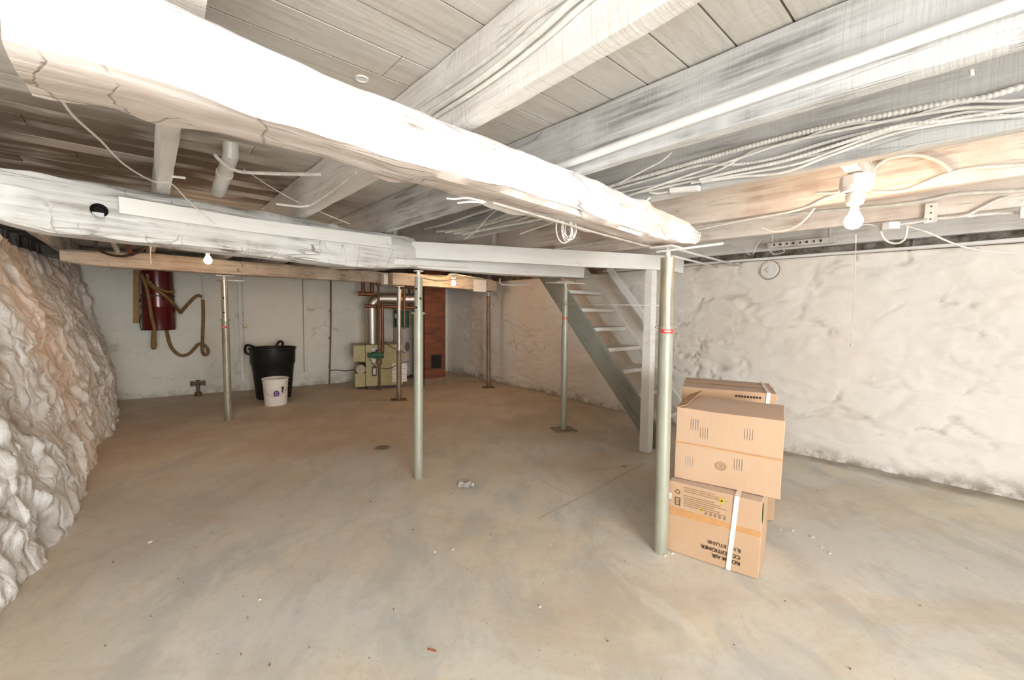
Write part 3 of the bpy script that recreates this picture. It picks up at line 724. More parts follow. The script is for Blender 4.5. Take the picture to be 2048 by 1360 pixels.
# post of the stair
spb = atZ(1300,905,0); spt = atY(1306,545,spb.y)
th = thing('stair_post', spb, 'square white wooden post at the foot of the stair', 'post'); th['_pf'] = 1
timber('post_board', W_board, [spb-NJ*.045+V((0,0,0)), spb+NJ*.045], [V((spt.x,spt.y,1.735))-NJ*.045, V((spt.x,spt.y,1.735))+NJ*.045], .09, rough=.002, step=.03, parent=th, ns=14, nw=2, round_=.003)
# handrail board on the wall side
r0 = sb+SD*.80+V((0,0,.72)); 
ra = atL(1222,542, sb+SD*.78, sb+SD*.78+U); rb = atL(1293,640, sb+SD*.78, sb+SD*.78+U)
rdir = (rb-ra).normalized()
rr = thing('handrail', ra, 'pale handrail board running down the wall side of the stair', 'handrail'); rr['_pf'] = 1
MB().bar(ra-rdir*.05, ra+rdir*1.0, .035, .075).build('rail', W_board, rr, frame=axes(ra, rdir))
for k in (.25, .8):
    p = ra+rdir*k; MB().bar(p, p+SD*.12, .03, .03).build('bracket', W_tread, rr, frame=axes(p, SD))
tag(MB().cyl(atY(1112,608,4.55), atY(1323,611,3.5), .004, seg=8).build('tie_rod', MAT_screw), 'thin pale rod stretched from the post by the stair towards the near post', 'rod')

# ------------------------------------------------------------------ cardboard boxes
def text_mesh(body, size, M4, mat, parent, name='printed_text', depth=.0006, bold=0):
    cu = bpy.data.curves.new('txt', 'FONT'); cu.body = body; cu.size = size; cu.extrude = depth; cu.offset = bold; cu.align_x = 'LEFT'
    o = bpy.data.objects.new('txt', cu); col.objects.link(o)
    me = bpy.data.meshes.new_from_object(o.evaluated_get(bpy.context.evaluated_depsgraph_get())); bpy.data.objects.remove(o)
    me.name = name; me.materials.clear(); me.materials.append(mat)
    ob = bpy.data.objects.new(name, me); col.objects.link(ob); put(ob, M4, parent); return ob
def carton(A, Bp, depth, z0, z1, label, mats, name='cardboard_box', lean=0):
    """A,B front-left/right corners at the base"""
    A = V((A.x, A.y, z0)); Bp = V((Bp.x, Bp.y, z0)); x = (Bp-A); w = x.length; x.normalize(); y = V((-x.y, x.x, 0))
    fr = axes(A, x); th = thing(name, A, label, 'box'); th['_pf'] = 1
    WM[th.name] = fr; th.matrix_world = fr
    h = z1-z0
    # body: grid with soft dents
    m = MB(); N = 10
    bm = bmesh.new(); bmesh.ops.create_cube(bm, size=1)
    bmesh.ops.subdivide_edges(bm, edges=bm.edges[:], cuts=N, use_grid_fill=True)
    for v in bm.verts:
        p = V(((v.co.x+.5)*w, (v.co.y+.5)*depth, (v.co.z+.5)*h))
        q = p*3+V((A.x, z0*5, 0)); cx = min(p.x, w-p.x); cy = min(p.y, depth-p.y); cz = min(p.z, h-p.z)
        p += V((fbm(q), fbm(q+V((5,0,0))), fbm(q+V((0,5,0)))))*.0035
        v.co = fr@p
    vs = [v.co.copy() for v in bm.verts]; bm.verts.index_update()
    fs = [[v.index for v in f.verts] for f in bm.faces]; mi = [1 if fr.to_3x3().inverted()@f.normal == 0 else 0 for f in bm.faces]
    bm.free()
    m.add(vs, fs, True); 
    for k, f in enumerate(m.f):
        c = fr.inverted()@(sum((m.v[i] for i in f), V())/len(f)); m.mi[k] = 1 if c.z > h-.004 else 0
    body = m.build('carton', mats, th, frame=fr, bevel=.003)
    return th, fr, w, h, body
def quad_on(fr, pts, mat, parent, name, y=-.0035, th=.0008):
    m = MB(); a = [fr@V((p[0], y, p[1])) for p in pts]; b = [fr@V((p[0], y+th, p[1])) for p in pts]; n = len(pts)
    m.add(a+b, [tuple(range(n)), tuple(range(2*n-1, n-1, -1))]+[(i, (i+1)%n, (i+1)%n+n, i+n) for i in range(n)])
    return m.build(name, mat, parent, frame=fr)
# lower AC box
ZA = .405
th, fr, w, h, body = carton(atZ(1332,1099,0), atZ(1516,1161,0), .425, .004, ZA, 'bottom front cardboard box with a white strap and upside-down ROOM AIR CONDITIONER print', [MAT_card, MAT_cardt])
Rz = fr@Matrix.Rotation(radians(90), 4, 'X')       # text plane on the front face
def front_text(body, size, xr, zt, mat, bold=0, name='printed_text'):
    # upside down: starts at right end, reads leftwards
    T = fr@Matrix.Translation((xr, -.0045, zt))@Matrix.Rotation(radians(90), 4, 'X')@Matrix.Rotation(pi, 4, 'Z')
    return text_mesh(body, size, T, mat, th, name, bold=bold)
sx = w/.463
front_text('ROOM AIR', .0275, .380*sx, .062, MAT_ink, .0003)
front_text('CONDITIONER', .0275, .380*sx, .094, MAT_ink, .0003)
front_text('8,100 BTU/HR', .0265, .380*sx, .130, MAT_ink)
quad_on(fr, [(0, .212), (w, .222), (w, .248), (0, .258)], MAT_tape, th, 'tape', -.0028)
for k in range(9):   # fine unreadable print as faint lines
    z = .385-.011*k-(.012 if k > 2 else 0)
    quad_on(fr, [(.085, z-.003), (.235+.03*(k%3), z-.003), (.235+.03*(k%3), z), (.085, z)], MAT_inkf, th, 'fine_print', -.0042)
for (x, z, s) in ((.272, .357, .019), (.178, .283, .012)):
    quad_on(fr, [(x, z-s), (x+s, z+s*.8), (x-s, z+s*.8)], MAT_yellow, th, 'warning_triangle', -.0042)
    quad_on(fr, [(x-s*.25, z-s*.1), (x+s*.25, z-s*.1), (x+s*.2, z+s*.45), (x-s*.2, z+s*.45)], MAT_ink, th, 'warning_mark', -.0052)
for (x0, x1, z0, z1) in ((.040,.066,.315,.318),(.040,.066,.274,.277),(.040,.043,.274,.318),(.063,.066,.274,.318),(.046,.060,.302,.304),(.046,.060,.292,.294)):
    quad_on(fr, [(x0, z0), (x1, z0), (x1, z1), (x0, z1)], MAT_ink, th, 'printed_frame', -.0044)
m = MB(); m.tube([fr@V((.052+.011*cos(a), -.0044, .350+.011*sin(a))) for a in [2*pi*i/24 for i in range(25)]], .0012, 6, caps=False); m.build('printed_ring', MAT_ink, th)
quad_on(fr, [(0, .30), (.020, .30), (.020, .335), (0, .335)], MAT_paper, th, 'white_sticker', -.005)
for k in range(5): quad_on(fr, [(.195+.022*k, .262), (.205+.022*k, .262), (.205+.022*k, .278), (.195+.022*k, .278)], MAT_inkf, th, 'fine_print', -.0042)
# green mark on the side face
m = MB(); m.add([fr@V((w+.003, .05+.035*cos(a), .33+.055*sin(a))) for a in [2*pi*i/12 for i in range(12)]], [tuple(range(12))]); m.build('green_print', MAT_greenp, th)
# strap: round the box
m = MB(); xs0, xs1 = .338*sx, .361*sx
pr = [(-.006, .001), (-.006, ZA+.002), (.43, ZA+.002)]
for (a, b) in zip(pr, pr[1:]):
    off = lambda z: (z/ZA)*.012
    vs = [fr@V((xs0-.025*(1-a[1]/ZA), a[0], a[1])), fr@V((xs1-.025*(1-a[1]/ZA), a[0], a[1])), fr@V((xs1-.025*(1-b[1]/ZA), b[0], b[1])), fr@V((xs0-.025*(1-b[1]/ZA), b[0], b[1]))]
    nn = (vs[1]-vs[0]).cross(vs[2]-vs[1]).normalized()*.0012
    m.add(vs+[v-nn for v in vs], [(0,1,2,3),(7,6,5,4),(0,4,5,1),(1,5,6,2),(2,6,7,3),(3,7,4,0)])
m.build('strap', MAT_strap, th)
# upper box
ZB = ZA+.004
th, fr, w, h, body = carton(atZ(1348,954,ZB), atZ(1561,1000,ZB), .42, ZB, ZB+.405, 'larger pale cardboard box overhanging the strapped air conditioner box beneath it', [MAT_cardl, MAT_cardt])
quad_on(fr, [(0, .205), (w, .20), (w, .207), (0, .212)], MAT_tape, th, 'tape', -.003)
for i, (x, z) in enumerate(((.08,.29),(.13,.25),(.34,.28),(.06,.08),(.30,.11))):
    for k in range(4): quad_on(fr, [(x+.012*k, z), (x+.012*k+.004, z), (x+.012*k+.004, z+.06), (x+.012*k, z+.06)], MAT_cardt, th, 'worn_print', -.0032)
m = MB()
for rr_, t_ in ((.026, .0010), (.019, .0007)):
    m.tube([fr@V((.235+rr_*cos(a), -.004, .115+rr_*.85*sin(a))) for a in [2*pi*i/28 for i in range(29)]], t_, 6, caps=False)
for k in range(3): m.box(fr@V((.235, -.004, .122-.008*k)), (fr.to_3x3()@V((.010,0,0)), fr.to_3x3()@V((0,.0005,0)), V((0,0,.0013))))
m.build('round_stamp', MAT_inkf, th)
# raised torn flap at the left top edge
m = MB(); a = fr@V((-.004,-.006,.405)); b = fr@V((.05,.0,.425)); c = fr@V((.075,.42,.445)); d = fr@V((.0,.42,.408))
for P4 in ((a, b, c, d),):
    m.add(list(P4)+[p+V((0,0,-.004)) for p in P4], [(0,1,2,3),(7,6,5,4),(0,4,5,1),(1,5,6,2),(2,6,7,3),(3,7,4,0)])
m.build('torn_flap', MAT_card, th)
# rear stack of two
ra_, rb_ = atZ(1365,772,.835), atZ(1555,788,.835)
xx = (rb_-ra_).normalized(); ra_ = V((ra_.x, ra_.y, 0)); rb_ = V((rb_.x, rb_.y, 0))
th, fr, w, h, body = carton(ra_+xx*.02, rb_+xx*.02, .42, .004, .418, 'rear cardboard box on the floor, mostly hidden behind the front boxes', [MAT_card, MAT_cardt])
th, fr, w, h, body = carton(ra_, rb_, .44, .421, .835, 'rear cardboard box with a white strap, topmost behind the pale box', [MAT_card, MAT_cardt])
quad_on(fr, [(w*.86, .0), (w*.86+.022, .0), (w*.895+.022, .417), (w*.895, .417)], MAT_strap, th, 'strap', -.005)
m = MB(); m.box(fr@V((w*.895+.011, .22, .417)), (fr.to_3x3()@V((.011,0,0)), fr.to_3x3()@V((0,.225,0)), V((0,0,.001)))); m.build('strap', MAT_strap, th)
m = MB(); m.box(fr@V((w*.5, .22, .4165)), (fr.to_3x3()@V((w*.5,0,0)), fr.to_3x3()@V((0,.03,0)), V((0,0,.0008)))); m.build('tape', MAT_tape, th)
T = fr@Matrix.Translation((w*.58, -.0045, .375))@Matrix.Rotation(radians(90), 4, 'X')
for k in range(9): quad_on(fr, [(w*.58+.017*k, .372), (w*.58+.017*k+.011, .372), (w*.58+.017*k+.011, .386), (w*.58+.017*k, .386)], MAT_ink, th, 'printed_mark', -.0042)

# ------------------------------------------------------------------ things along the back wall
W0, W1 = V((-5.47,5.85,0)), V((-2.8,7.6,0)); wd = (W1-W0).normalized(); wn = V((wd.y, -wd.x, 0))
def wall(u, v, off=.03): return atL(u, v, W0, W1, off)
# door
th = thing('door_1', wall(545,755,.02), 'painted-over flush door in the back wall with a round knob', 'door'); th['_pf'] = 1; th['kind'] = 'structure'
def slab(pts, off0, off1, mat, parent, name, bevel=.004):
    a = [wall(*p, off1) for p in pts]; b = [p-wn*(off1-off0) for p in a]; n = len(a); m = MB()
    m.add(a+b, [tuple(range(n)), tuple(range(2*n-1, n-1, -1))]+[(i, (i+1)%n, (i+1)%n+n, i+n) for i in range(n)])
    return m.build(name, mat, parent, bevel=bevel)
MAT_door = simple('door_paint', (.76,.73,.64), .6, 0, .05, 2)
dpn = slab([(484,552),(604,558),(607,742),(492,757)], -.05, .06, MAT_door, th, 'door_panel')
for nm, pts in (('frame', [(474,552),(481,552),(489,762),(482,763)]), ('frame', [(606,556),(612,556),(616,744),(609,745)])):
    slab(pts, -.05, .072, MAT_door, th, nm)
kb = wall(490,652,.06)
m = MB(); m.lathe(kb, [(0,.001),(.03,.001),(.03,.006),(.012,.008),(.012,.03),(.026,.038),(.03,.052),(.022,.064),(0,.068)], 20, axis=wn if (CAM-kb).dot(wn) > 0 else -wn); m.build('door_knob', MAT_brass, dpn)
WN = wn if (CAM-W0).dot(wn) > 0 else -wn
# vertical iron pipe and its side branch
m = MB(); a = wall(662,556,.10); b = wall(659,777,.10); b.z = 0; m.tube(spline([a, a.lerp(b,.5)+V((.01,0,0)), b], .1), .011, 10)
for f in (.3,.55,.82): m.cyl(a.lerp(b,f), a.lerp(b,f+.02), .017, seg=10)
m.tube(spline([wall(659,742,.10), wall(672,740,.10), wall(690,742,.08), wall(712,739,.1)], .03), .008, 8)
tag(m.build('iron_pipe', MAT_rust), 'thin rusty iron pipe standing at the back wall beside the door', 'pipe')
# loose wires on the back wall
tag(MB().tube(spline([wall(533,555,.05), wall(534,575,.05), wall(532,592,.05), wall(529,606,.05)], .02), .004, 6).build('loose_wire', MAT_dark), 'short dark wire dangling in front of the painted door', 'wire')
# standpipe valve
vb = wall(397,796,.16); vb.z = 0
th = thing('floor_valve', vb, 'short rusty standpipe with a valve at the foot of the back wall', 'valve'); th['_pf'] = 1
MB().lathe(vb, [(0,0),(.05,0),(.045,.05),(.022,.06),(.022,.14),(.035,.145),(.035,.17),(.02,.18),(0,.18)], 16).build('standpipe', MAT_rust, th)
m = MB(); m.cyl(vb+wd*-.055+V((0,0,.19)), vb+wd*.07+V((0,0,.19)), .02, seg=12); m.cyl(vb+wd*-.07+V((0,0,.15)), vb+wd*-.07+V((0,0,.22)), .022, seg=12); m.cyl(vb+wd*.07+V((0,0,.15)), vb+wd*.07+V((0,0,.22)), .022, seg=12); vbo = m.build('valve_body', MAT_rust, th)
m = MB(); m.lathe(vb+V((0,0,.225)), [(.028,0),(.034,.004),(.028,.008),(.022,.004),(.028,0)], 16); m.cyl(vb+V((0,0,.19)), vb+V((0,0,.23)), .006, seg=8); m.build('valve_handle', MAT_iron, vbo)

# central vacuum
vc = wall(316,600,.24); sc = vc.y/F
vt = wall(319,543,.24).z; vbz = wall(314,661,.24).z; R_ = 26.5*sc*1.02
th = thing('vacuum_canister', V((vc.x, vc.y, vbz)), 'dark red cylindrical vacuum canister hung on the back wall', 'vacuum'); th['_pf'] = 1
zm = vbz+(vt-vbz)*.38
m = MB(); cc = V((vc.x, vc.y, 0))
m.lathe(cc, [(0,vt+.02),(R_*.6,vt+.02),(R_*.95,vt),(R_*.97,zm+.02)], 40); m.build('upper_body', MAT_vac, th)
m = MB(); m.lathe(cc, [(R_*.97,zm+.02),(R_*1.02,zm+.015),(R_*1.03,zm),(R_*1.0,zm-.01),(R_*.98,vbz+.04),(R_*.96,vbz+.01),(0,vbz)], 40); m.build('dust_bin', MAT_vac, th)
m = MB(); zz = zm+.17; m.lathe(cc, [(R_*.985,zz-.008),(R_*1.0,zz-.008),(R_*1.0,zz+.008),(R_*.985,zz+.008)], 40); m.build('band', MAT_iron, th)
m = MB(); p = cc+V((-R_*.55,-R_*.86,zz-.02)); m.box(p, ((.012,0,0),(0,.008,0),(0,0,.02))); m.build('latch', MAT_steel, th, bevel=.002)
m = MB(); p = cc-WN*(R_+.03); p.z = (vt+vbz)/2; m.box(p, (wd*.08, WN*.05, V((0,0,.2)))); m.build('wall_bracket', MAT_iron, th)
# plank beside it
pk = slab([(266,540),(278,540),(278,646),(266,646)], -.0, .05, W_raw, None, 'wood_plank'); tag(pk, 'raw brown plank fixed on the wall left of the red canister', 'plank')
# hoses
def hose(cpts, off, label, nm='vacuum_hose', r=.021, mat=MAT_hose, rib=True):
    pts = [wall(250+x/6.8, 530+y/6.8, off if not isinstance(off, list) else off[i]) for i, (x, y) in enumerate(cpts)]
    P = spline(pts, .008)
    o = MB().tube(P, r, 12, rf=(lambda i, L, q: q*(1+.07*(i%2))) if rib else None).build(nm, mat); return tag(o, label, 'hose')
F0 = .24+R_+.05
hose([(300,120),(330,250),(430,340),(560,430),(660,530),(735,625),(755,650),(775,625),(850,540),(950,440),(1010,415),(1040,440)], [F0]*5+[.3,.25,.2,.12,.1,.09,.08], 'ribbed brown hose hanging in an M shape right of the red canister')
hose([(1060,470),(1065,700),(1055,1000),(1050,1130),(1062,1200),(1090,1225),(1125,1205),(1128,1160),(1100,1110),(1060,1080),(1000,1080),(950,1130),(880,1200),(790,1235),(700,1200),(620,1100),(580,960),(560,850)], [.09]*5+[.12]*5+[.14,.1,.1,.1,.1,.1,.12,.16], 'brown hose hanging down from a hook, looping back under the canister')
hose([(225,130),(290,300),(330,500),(365,720),(398,850),(400,1000),(405,1100),(395,1130),(378,1110),(385,950),(390,900)], F0, 'doubled brown hose end hanging in front of the red canister')
hose([(310,200),(400,290),(500,340),(600,365),(680,355)], F0+.02, 'short curved hose piece across the top of the red canister', r=.017)
m = MB().tube(spline([wall(250+x/6.8, 530+y/6.8, .10) for x, y in [(1038,100),(1050,280),(1060,430),(1052,455),(1030,450)]], .02), .006, 8)
tag(m.build('hanging_wire', MAT_cable), 'white wire hook holding the brown hose on the back wall', 'wire')
m = MB().tube(spline([wall(250+x/6.8, 530+y/6.8, .3) for x, y in [(215,150),(240,300),(205,480),(255,560),(215,680),(205,820),(232,890),(250,800),(235,690),(215,560),(250,420),(225,300)]], .02), .006, 6)
tag(m.build('power_cord', MAT_black), 'black cord hanging in loose loops beside the red canister', 'cord')

# trash can and bucket
tb = atZ(531,801,0)+V((0,.22,0)); sc = tb.y/F
th = thing('trash_can', tb, 'tall black plastic trash can at the back wall', 'trash can'); th['_pf'] = 1
zt = atY(528,697,tb.y-.2).z; rt = 41.5*sc; rb = 31*sc
hb = [(0,.004),(rb*.97,.004),(rb,.02)]
hb += [(rb+(rt*.9-rb)*f, .02+(zt*.66-.02)*f) for f in (.25,.5,.75,1)]
hb += [(rt*.955,zt*.70),(rt*.975,zt*.96),(rt*1.02,zt*.97),(rt*1.02,zt),(rt*.985,zt),(rt*.96,zt*.96),(rb*.93,.03),(0,.03)]
MB().lathe(tb, hb, 48).build('bin_body', MAT_black, th)
for a0 in (pi*1.0, pi*.60):
    c = tb+V((cos(a0)*rt, sin(a0)*rt, zt-.015)); t_ = V((-sin(a0), cos(a0), 0)); o_ = V((cos(a0), sin(a0), 0))
    up = .03 if a0 > 3 else .06
    MB().tube(spline([c-t_*.07, c+o_*.06-t_*.06+V((0,0,up)), c+o_*.09+V((0,0,up)), c+o_*.06+t_*.06+V((0,0,-.06)), c+V((0,0,-.1))+t_*.03], .01), .017, 10).build('handle', MAT_black, th)
bk = atZ(542,813,0)+V((0,.12,0)); sc = bk.y/F
th = thing('bucket', bk, 'white plastic bucket with a purple print in front of the trash can', 'bucket'); th['_pf'] = 1
zt = atY(542,759,bk.y-.13).z; rt = 23.5*sc; rb = 20.2*sc
MB().lathe(bk, [(0,.003),(rb*.96,.003),(rb,.015),(rt*.955,zt*.84),(rt*1.0,zt*.845),(rt*1.0,zt*.87),(rt*.97,zt*.875),(rt*.985,zt*.96),(rt*1.04,zt*.965),(rt*1.04,zt),(rt*.99,zt),(rt*.96,zt*.95),(rb*.95,.02),(0,.02)], 44).build('pail', MAT_bucket, th)
def on_cyl(c, r0, a, z, da, dz, mat, parent, name, ell=True, n=20):
    vs = []
    for i in range(n):
        t_ = 2*pi*i/n; aa = a+da*cos(t_)*(1 if ell else 1); zz = z+dz*sin(t_); vs.append(c+V((cos(aa)*r0, sin(aa)*r0, zz)))
    vs.append(c+V((cos(a)*r0, sin(a)*r0, z)))
    MB().add(vs, [(i, (i+1)%n, n) for i in range(n)], True).build(name, mat, parent)
av = atan2(-bk.y, -bk.x)
on_cyl(bk, rt*.975, av+.05, zt*.48, .24, .042, MAT_purple, th, 'round_logo')
m = MB(); m.tube([bk+V((cos(av+.05+.10*cos(q))*(rt*.985), sin(av+.05+.10*cos(q))*(rt*.985), zt*.48+.02*sin(q))) for q in [2*pi*i/16 for i in range(17)]], .002, 5, caps=False); m.build('logo_mark', MAT_paper, th)
for k, (a_, z_) in enumerate(((.52,.66),(.60,.60),(.52,.54),(.62,.68))):
    on_cyl(bk, rt*.98, av+a_, zt*z_, .07, .018, MAT_ink, th, 'print_mark', n=8)
m = MB(); m.tube([bk+V((cos(q)*rt*1.02, sin(q)*rt*1.02, zt*(.80-.42*sin((q-av+1.25)/2.5*pi)**.7 if 0 < (q-av+1.25)/2.5 < 1 else .80))) for q in [av-1.2+2.4*i/30 for i in range(31)]], .003, 6); m.build('wire_handle', MAT_steel, th)

# boiler
b0, b1, b2_ = atZ(732,779,0), atZ(806,775,0), atZ(709,764,0)
x = (b1-b0); wB = x.length; x.normalize(); y = V((-x.y, x.x, 0)); dB = .58; hB = atY(731,690,b0.y).z
fr = axes(b0, x); th = thing('boiler', b0, 'olive enamelled heating boiler standing at the back wall', 'boiler'); th['_pf'] = 1; WM[th.name] = fr; th.matrix_world = fr
def fbx(x0,x1,y0,y1,z0,z1,mat,name,parent=None,bevel=.006,label=None):
    m = MB(); c = fr@V(((x0+x1)/2,(y0+y1)/2,(z0+z1)/2)); R3 = fr.to_3x3()
    m.box(c, (R3@V(((x1-x0)/2,0,0)), R3@V((0,(y1-y0)/2,0)), V((0,0,(z1-z0)/2)))); return m.build(name, mat, parent or th, frame=fr, bevel=bevel, label=label)
fbx(0,wB,.0,dB,.05,hB,MAT_olive,'jacket')
fbx(.02,wB-.02,.02,dB-.02,.0,.05,MAT_iron,'base_frame')
fbx(-.19,-.002,.03,dB,.62*hB,hB-.01,MAT_olive,'side_hood')
fbx(-.17,-.004,.03,dB,.04,.36*hB,MAT_olive,'lower_cover')
m = MB(); R3 = fr.to_3x3(); m.tube([fr@V((-.075,.04,.45*hB)), fr@V((-.075,dB-.02,.45*hB))], .075, 20); m.build('draft_cover', MAT_tan, th)
fbx(.10,.23,-.004,.0,.60*hB,.92*hB,MAT_paper,'paper_label',bevel=0)
rpl = fbx(.42,.66,-.004,.0,.10,.42,MAT_paper,'rating_plate',bevel=0)
for k in range(3): fbx(.43,.65,-.006,-.004,.14+.09*k,.145+.09*k,MAT_red if k < 2 else MAT_ink,'plate_line',rpl,bevel=0)
gc = fbx(.10,.17,-.03,.0,.22,.38,MAT_iron,'gas_control')
fbx(.115,.155,-.034,-.03,.25,.35,MAT_paper,'control_label',gc,bevel=0)
m = MB(); p = fr@V((.21,-.09,0)); m.lathe(p, [(0,.0),(.03,.0),(.03,.03),(.018,.04),(.018,.40),(.045,.42),(.045,.50),(.03,.52),(.05,.60),(.05,.66),(.02,.68),(.018,1.15),(0,1.15)], 16); m.build('supply_pipe', MAT_rust, th)
m = MB(); m.cyl(fr@V((.10,-.10,.58)), fr@V((.28,-.10,.58)), .055, seg=18); m.cyl(fr@V((.03,-.10,.58)), fr@V((.10,-.10,.58)), .038, seg=16); m.build('circulator_pump', MAT_greenp if 0 else simple('pump_green', (.03,.12,.06), .5), th)
m = MB(); m.tube(spline([fr@V(q) for q in [(.27,.0,.80),(.45,-.05,.68),(.62,-.04,.60)]], .02), .007, 8); m.tube(spline([fr@V(q) for q in [(.04,-.01,.55),(.14,-.05,.40),(.35,-.06,.34),(.55,-.05,.42),(.7,-.05,.45)]], .02), .006, 8); m.build('thin_cable', MAT_iron, th)
# flue pipe
fx = .10; f0 = fr@V((fx+.02,.26,hB)); fe = atY(742,597,f0.y)
th2 = thing('flue_pipe', f0, 'shiny galvanised flue pipe rising from the boiler and bending to the chimney', 'pipe'); th2['_pf'] = 1
zf = atY(760,597,f0.y).z; ch_ = V((-1.45,7.42,zf-.02)); hd = (ch_-f0); hd.z = 0; hd.normalize()
arc = [f0+V((0,0,0)), V((f0.x,f0.y,zf-.16))]
for i in range(1, 8):
    a = pi/2*i/8; arc.append(V((f0.x,f0.y,zf-.16))+hd*(.16-.16*cos(a))+V((0,0,.16*sin(a))))
arc += [V((f0.x,f0.y,zf))+hd*.16, V((ch_.x,ch_.y,zf-.0))]
rF = 11.5*f0.y/F
MB().tube(arc[:2], rF, 28).build('riser', MAT_steel, th2)
MB().tube(arc[1:10], rF*1.02, 28, rf=lambda i, L, q: q*(1+.03*(i%2))).build('elbow', MAT_steel, th2)
MB().tube(arc[9:], rF*.99, 28).build('run_to_chimney', MAT_steel, th2)
for z in (.02, .28): MB().tube([f0+V((0,0,z)), f0+V((0,0,z+.02))], rF*1.06, 28).build('seam_collar', MAT_steel, th2)
# heating pipes
th3 = thing('heating_pipes', fr@V((.3,.1,hB)), 'group of rusty brown and copper pipes over the boiler', 'pipes'); th3['_pf'] = 1
def fp(*q): return fr@V(q)
MB().tube([fp(.21,-.09,1.1), fp(.21,-.09,1.85)], .02, 12).build('riser_pipe', MAT_rust, th3)
MB().tube([fp(.27,-.02,.62), fp(.27,-.02,1.38)], .026, 12).build('riser_pipe', MAT_cop, th3)
MB().tube([fp(.0,.1,1.38), fp(.85,.1,1.36)], .028, 12).build('cross_pipe', MAT_cop, th3)
MB().tube([fp(.62,-.06,1.0), fp(.62,-.06,1.85)], .022, 12).build('riser_pipe', MAT_cop, th3)
MB().tube([fp(-.02,.2,1.58), fp(-.02,.2,1.9)], .03, 12).build('riser_pipe', MAT_cop, th3)
MB().tube([fp(.12,.22,1.58), fp(.12,.22,1.9)], .03, 12).build('riser_pipe', MAT_cop, th3)
MB().tube([fp(-.10,.2,1.58), fp(.16,.2,1.58)], .035, 12).build('cross_pipe', MAT_cop, th3)
MB().tube([fp(.5,.2,1.72), fp(1.2,.2,1.70)], .03, 12).build('cross_pipe', MAT_rust, th3)
m = MB(); m.cyl(fp(.21,-.09,1.70), fp(.21,-.09,1.76), .035, seg=12); m.cyl(fp(.14,-.09,1.73), fp(.28,-.09,1.73), .012, seg=8); m.build('valve', MAT_rust, th3)
# water heater
wh = atZ(806,756,0)+V((0,.12,0)); sc = wh.y/F; rw = 22*sc; zw = atY(806,612,wh.y).z
th4 = thing('water_heater', wh, 'tall tan water heater with a green panel between boiler and chimney', 'water heater'); th4['_pf'] = 1
MB().lathe(wh, [(0,.06),(rw*.9,.06),(rw,.08),(rw,zw*.70)], 40).build('lower_jacket', MAT_white if 0 else simple('heater_grey', (.50,.46,.42), .4), th4)
MB().lathe(wh, [(rw,zw*.70),(rw*1.01,zw*.705),(rw*1.01,zw*.72),(rw,zw*.725),(rw,zw-.03),(rw*.9,zw),(0,zw)], 40).build('upper_jacket', MAT_tan, th4)
for k in range(3): MB().cyl(wh+V((cos(k*2.1+1)*rw*.8, sin(k*2.1+1)*rw*.8,0)), wh+V((cos(k*2.1+1)*rw*.8, sin(k*2.1+1)*rw*.8,.07)), .02, seg=10).build('foot', MAT_iron, th4)
aw = atan2(-wh.y, -wh.x)
vs = []; NN = 14
zp0, zp1 = atY(797,655,wh.y-rw).z, atY(797,621,wh.y-rw).z
for i in range(NN+1):
    a = aw-.95+1.35*i/NN
    for z in (zp0, zp1): vs.append(wh+V((cos(a)*(rw+.012), sin(a)*(rw+.012), z)))
MB().add(vs, [(2*i, 2*i+2, 2*i+3, 2*i+1) for i in range(NN)], True).build('green_panel', MAT_greenlab, th4); gpn = bpy.data.objects['green_panel']
vs = []
for i in range(6):
    a = aw-.85+.35*i/5
    for z in (zp0+(zp1-zp0)*.55, zp0+(zp1-zp0)*.8): vs.append(wh+V((cos(a)*(rw+.014), sin(a)*(rw+.014), z)))
MB().add(vs, [(2*i, 2*i+2, 2*i+3, 2*i+1) for i in range(5)], True).build('panel_sticker', MAT_paper, gpn)
m = MB(); 
for s_ in (-1, 1): m.cyl(wh+V((s_*.1,0,zw)), wh+V((s_*.1,0,zw+.35)), .014, seg=10)
m.build('water_pipe', MAT_cop, th4)
on_cyl(wh, rw*1.01, aw+.25, .62, .22, .09, MAT_rust, th4, 'burner_cover'); on_cyl(wh, rw*1.02, aw+.22, .45, .10, .05, simple('yellow_tag', (.75,.45,.05), .5), th4, 'yellow_tag')

# chimney
c0, c1 = atZ(850,772,0), atZ(891,768,0); x = (c1-c0); x.normalize(); y = V((-x.y, x.x, 0)); wC = (c1-c0).length
fr = axes(c0, x); th = thing('brick_chimney', c0, 'red brick chimney stack rising to the ceiling beside the boiler', 'chimney'); th['_pf'] = 1; WM[th.name] = fr; th.matrix_world = fr
fbx(0,wC,0,.5,0,ZC-.01,MAT_brick,'brick_stack',bevel=.006)
cz0, cz1 = atY(870,738,c0.y+.1).z, atY(870,708,c0.y+.1).z
fbx(wC*.26,wC*.80,-.012,.0,cz0,cz1,MAT_iron,'cleanout_door'); cdr = bpy.data.objects['cleanout_door']
fbx(wC*.30,wC*.76,-.018,-.012,cz0+.02,cz1-.02,MAT_dark,'door_plate',cdr,bevel=.002)
fbx(-.004,wC+.004,-.006,.5,0,.12,simple('old_mortar', (.28,.19,.13), .9),'mortar_footing')

